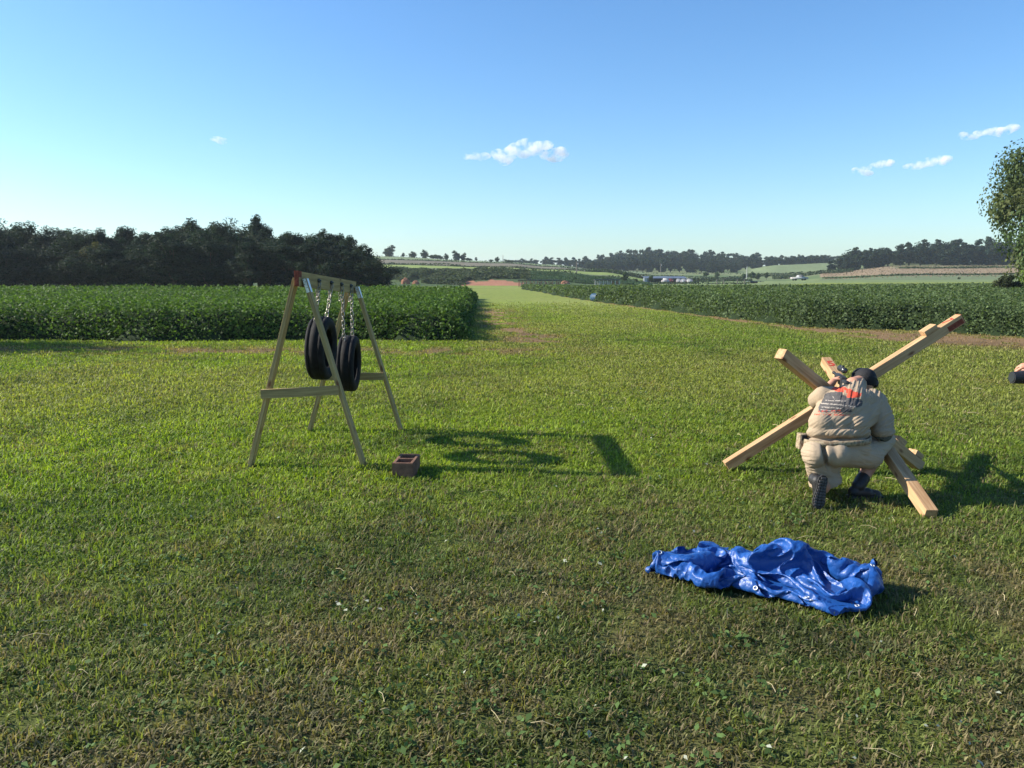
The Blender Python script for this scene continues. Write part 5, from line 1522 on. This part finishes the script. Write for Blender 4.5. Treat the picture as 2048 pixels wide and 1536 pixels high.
def build_rifle():
    s = P(1688, 764, 6.80); m_ = P(1672, 752, 7.35); e_ = P(1664, 747, 8.0)
    d_ = (e_ - s).normalized(); up = Vector((0, 0, 1)); R_ = frame_of(d_, up)
    root = empty('rifle', s, 'black scoped rifle resting on the crossed timbers at the left of the kneeling man', 'rifle'); root.rotation_euler = R_.to_euler()
    bm = bmesh.new(); add_tube(bm, [(.3, 0, .02), (1.02, 0, .02)], .011, 10); add_tube(bm, [(1.0, 0, .02), (1.08, 0, .02)], .016, 10); from_bm('barrel', bm, M_BLACKP, root, True)
    bm = bmesh.new(); add_box(bm, (.16, 0, 0), (.34, .05, .08), bev=.008); add_box(bm, (.50, 0, .015), (.36, .05, .05), bev=.012); from_bm('receiver', bm, M_BLACKP, root)
    bm = bmesh.new(); add_box(bm, (-.12, 0, -.03), (.26, .04, .11), bev=.015); from_bm('stock', bm, M_BLACKP, root)
    bm = bmesh.new(); add_box(bm, (.12, 0, -.09), (.04, .035, .12), rot=(0, .3, 0), bev=.008); from_bm('grip', bm, M_BLACKP, root)
    bm = bmesh.new(); add_box(bm, (.24, 0, -.12), (.07, .028, .18), rot=(0, -.15, 0), bev=.006); from_bm('magazine', bm, M_BLACKP, root)
    bm = bmesh.new(); add_tube(bm, [(.0, 0, .10), (.05, 0, .10), (.09, 0, .10), (.28, 0, .10), (.33, 0, .10), (.40, 0, .10)], [.026, .026, .021, .021, .028, .029], 20); sc_ = from_bm('scope', bm, M_BLACKP, root, True)
    bm = bmesh.new(); add_tube(bm, [(.19, 0, .10), (.19, 0, .135)], .014, 12); from_bm('turret', bm, M_BLACKP, sc_, True)
    bm = bmesh.new(); add_tube(bm, [(-.002, 0, .10), (.0015, 0, .10)], .021, 20); from_bm('lens', bm, M_GLASS, sc_, True)
build_rifle()

# second person, just outside the right edge, holding a camera into the picture
def build_camera_person():
    d_ = 3.55; c = P(2038, 755, d_); V3 = Vector
    px, py = c.x + .62, d_ + .02
    who = empty('person', (px, py, 0), 'person beyond the right edge, only fingertips holding a small camera in view', 'person')
    hip = V3((px, py, .92)); ch = V3((px - .02, py, 1.30)); nk = V3((px - .03, py, 1.48)); hd = V3((px - .06, py, 1.65))
    wr = c + V3((.17, .02, .035)); wr2 = c + V3((.18, .05, -.05))
    B = [('c', hip, .14, ch, .15), ('c', ch, .14, nk, .06), ('c', nk, .055, hd, .06), ('e', hd + V3((0, 0, .01)), (.095, .075, .115)), ('e', hd + V3((-.095, 0, -.015)), (.022, .013, .02)),
         ('e', hd + V3((-.085, 0, -.06)), (.012, .024, .008)), ('e', hd + V3((0, -.078, -.01)), (.02, .012, .03)), ('e', hd + V3((0, .078, -.01)), (.02, .012, .03)),
         ('c', hip + V3((0, -.09, -.03)), .10, V3((px, py - .1, .5)), .06), ('c', V3((px, py - .1, .5)), .06, V3((px + .02, py - .1, .09)), .04), ('c', V3((px + .02, py - .1, .05)), .04, V3((px - .13, py - .1, .035)), .035),
         ('c', hip + V3((0, .09, -.03)), .10, V3((px, py + .1, .5)), .06), ('c', V3((px, py + .1, .5)), .06, V3((px + .02, py + .1, .09)), .04), ('c', V3((px + .02, py + .1, .05)), .04, V3((px - .13, py + .1, .035)), .035),
         ('c', ch + V3((0, -.16, .12)), .06, V3((px - .08, py - .2, 1.12)), .045), ('c', V3((px - .08, py - .2, 1.12)), .042, wr, .028),
         ('c', ch + V3((0, .16, .12)), .06, V3((px - .08, py + .2, 1.12)), .045), ('c', V3((px - .08, py + .2, 1.12)), .042, wr2, .028)]
    hand(B, wr, V3((-1, .15, .10)), V3((0, .5, -1)), .55, 1); hand(B, wr2, V3((-1, -.1, .0)), V3((0, -.6, 1)), .55, -1)
    me = volume(B, .0055, 4); me.materials.append(M_SKIN); b = link('body', me, who); b.location = -who.location
    def part(name, prt, mat):
        me = volume(prt, .008, 5); me.name = name; me.materials.append(mat); o = link(name, me, who); o.location = -who.location
    part('shirt', [('c', hip + V3((0, 0, .02)), .165, ch + V3((0, 0, -.02)), .175), ('c', ch + V3((0, -.16, .12)), .085, V3((px - .06, py - .195, 1.19)), .066), ('c', ch + V3((0, .16, .12)), .085, V3((px - .06, py + .195, 1.19)), .066), ('c', ch + V3((0, -.1, .1)), .10, ch + V3((0, .1, .1)), .10), ('c', ch, .15, nk + V3((0, 0, -.04)), .085)], simple_mat('grey_shirt', (.12, .13, .14), .9, .2))
    part('trousers', [('c', hip + V3((0, 0, .03)), .16, hip + V3((0, 0, -.06)), .165), ('c', hip + V3((0, -.09, -.03)), .125, V3((px, py - .1, .5)), .088), ('c', V3((px, py - .1, .5)), .088, V3((px + .02, py - .1, .12)), .07), ('c', hip + V3((0, .09, -.03)), .125, V3((px, py + .1, .5)), .088), ('c', V3((px, py + .1, .5)), .088, V3((px + .02, py + .1, .12)), .07)], simple_mat('dark_trousers', (.05, .055, .07), .9, .2))
    for s_ in (-1, 1): part('shoe', [('c', V3((px + .02, py + s_ * .1, .06)), .05, V3((px - .13, py + s_ * .1, .045)), .042)], M_BOOT)
    part('hair', [('e', hd + V3((.015, 0, .03)), (.098, .084, .108))], simple_mat('brown_hair', (.05, .03, .02), .7, .3))
    k = empty('small_camera', c, 'small black camera poking in at the right edge, held by fingers', 'camera')
    bm = bmesh.new(); add_box(bm, (.05, 0, 0), (.06, .075, .058), bev=.006); from_bm('camera_body', bm, M_BLACKP, k)
    bm = bmesh.new(); add_tube(bm, [(.03, 0, 0), (-.032, 0, 0)], [.029, .027], 24); from_bm('lens_barrel', bm, M_BLACKP, k, False)
    bm = bmesh.new(); add_tube(bm, [(-.0325, 0, 0), (-.0345, 0, 0)], [.022, .021], 24); from_bm('lens_glass', bm, M_GLASS, k, False)
build_camera_person()

# ------------------------------------------------------------------ clouds
def cloud(u, v, wpx, blobs, label, D=9000, dens=.0022):
    c = P(u, v, D); sc_ = D / F / cp
    bm = bmesh.new()
    rnd = random.Random(int(u * 7 + v))
    for (bx, bz, rx, rz_) in blobs:
        for k in range(7):
            ax_ = bx + rnd.gauss(0, rx * .38); az_ = bz + rnd.gauss(0, rz_ * .34)
            add_ell(bm, (ax_ * sc_, rnd.gauss(0, rx * .3) * sc_, -az_ * sc_), (rx * .72 * sc_, rx * .75 * sc_, rz_ * .85 * sc_), None, 2)
    me = bpy.data.meshes.new('t'); bm.to_mesh(me); bm.free()
    o = bpy.data.objects.new('tmp', me); COL.objects.link(o)
    m1 = o.modifiers.new('r', 'REMESH'); m1.mode = 'VOXEL'; m1.voxel_size = 1.3 * sc_
    bpy.context.view_layer.update()
    res = bpy.data.meshes.new_from_object(o.evaluated_get(bpy.context.evaluated_depsgraph_get())); bpy.data.objects.remove(o)
    res.materials.append(CLOUDM)
    o = link('cloud', res); o.location = c
    tag(o, label, 'cloud', kind='structure')
CLOUDM = bpy.data.materials.new('cloud_vapour'); CLOUDM.use_nodes = True
t = CLOUDM.node_tree; t.nodes.remove(t.nodes['Principled BSDF'])
pv_ = t.nodes.new('ShaderNodeVolumePrincipled'); pv_.inputs['Color'].default_value = (1, 1, 1, 1); pv_.inputs['Anisotropy'].default_value = 0.0
tc = t.nodes.new('ShaderNodeTexCoord'); nz = t.nodes.new('ShaderNodeTexNoise'); nz.inputs['Scale'].default_value = .010; nz.inputs['Detail'].default_value = 8
mr = t.nodes.new('ShaderNodeMapRange'); mr.inputs[1].default_value = .47; mr.inputs[2].default_value = .66; mr.inputs[3].default_value = 0; mr.inputs[4].default_value = .013
t.links.new(tc.outputs['Object'], nz.inputs['Vector']); t.links.new(nz.outputs['Fac'], mr.inputs[0]); t.links.new(mr.outputs[0], pv_.inputs['Density']); t.links.new(pv_.outputs[0], t.nodes['Material Output'].inputs['Volume'])
cloud(1064, 305, 140, [(-52, 8, 22, 12), (-22, -4, 26, 12), (4, -10, 26, 11), (34, 8, 20, 8), (56, 0, 18, 11)], 'largest white cloud, long and ragged, above the middle of the view')
cloud(955, 313, 50, [(-12, 0, 15, 7), (8, 0, 15, 7)], 'faint small cloud just left of the largest cloud')
cloud(437, 279, 34, [(0, 0, 15, 5)], 'tiny thin cloud alone high on the left')
cloud(1749, 333, 80, [(-22, 8, 18, 7), (8, -2, 14, 6), (26, -8, 14, 7)], 'leftmost of the three slanting clouds on the right')
cloud(1858, 326, 95, [(-28, 6, 18, 7), (0, 0, 20, 7), (28, -5, 18, 8)], 'brightest middle cloud of the three slanting ones on the right')
cloud(1970, 265, 100, [(-30, 6, 18, 6), (4, 0, 18, 6), (30, -4, 20, 9)], 'highest of the three slanting clouds, near the big tree at the right edge')

# ------------------------------------------------------------------ haze
def build_haze():
    m = bpy.data.materials.new('air'); m.use_nodes = True; t = m.node_tree; t.nodes.remove(t.nodes['Principled BSDF'])
    pv = t.nodes.new('ShaderNodeVolumePrincipled'); pv.inputs['Color'].default_value = (.80, .90, 1, 1); pv.inputs['Density'].default_value = .00020; pv.inputs['Anisotropy'].default_value = .2
    t.links.new(pv.outputs[0], t.nodes['Material Output'].inputs['Volume'])
    bm = bmesh.new(); add_box(bm, (0, 0, 20), (6600, 6600, 66)); o = from_bm('haze', bm, m); tag(o, kind='stuff')
build_haze()
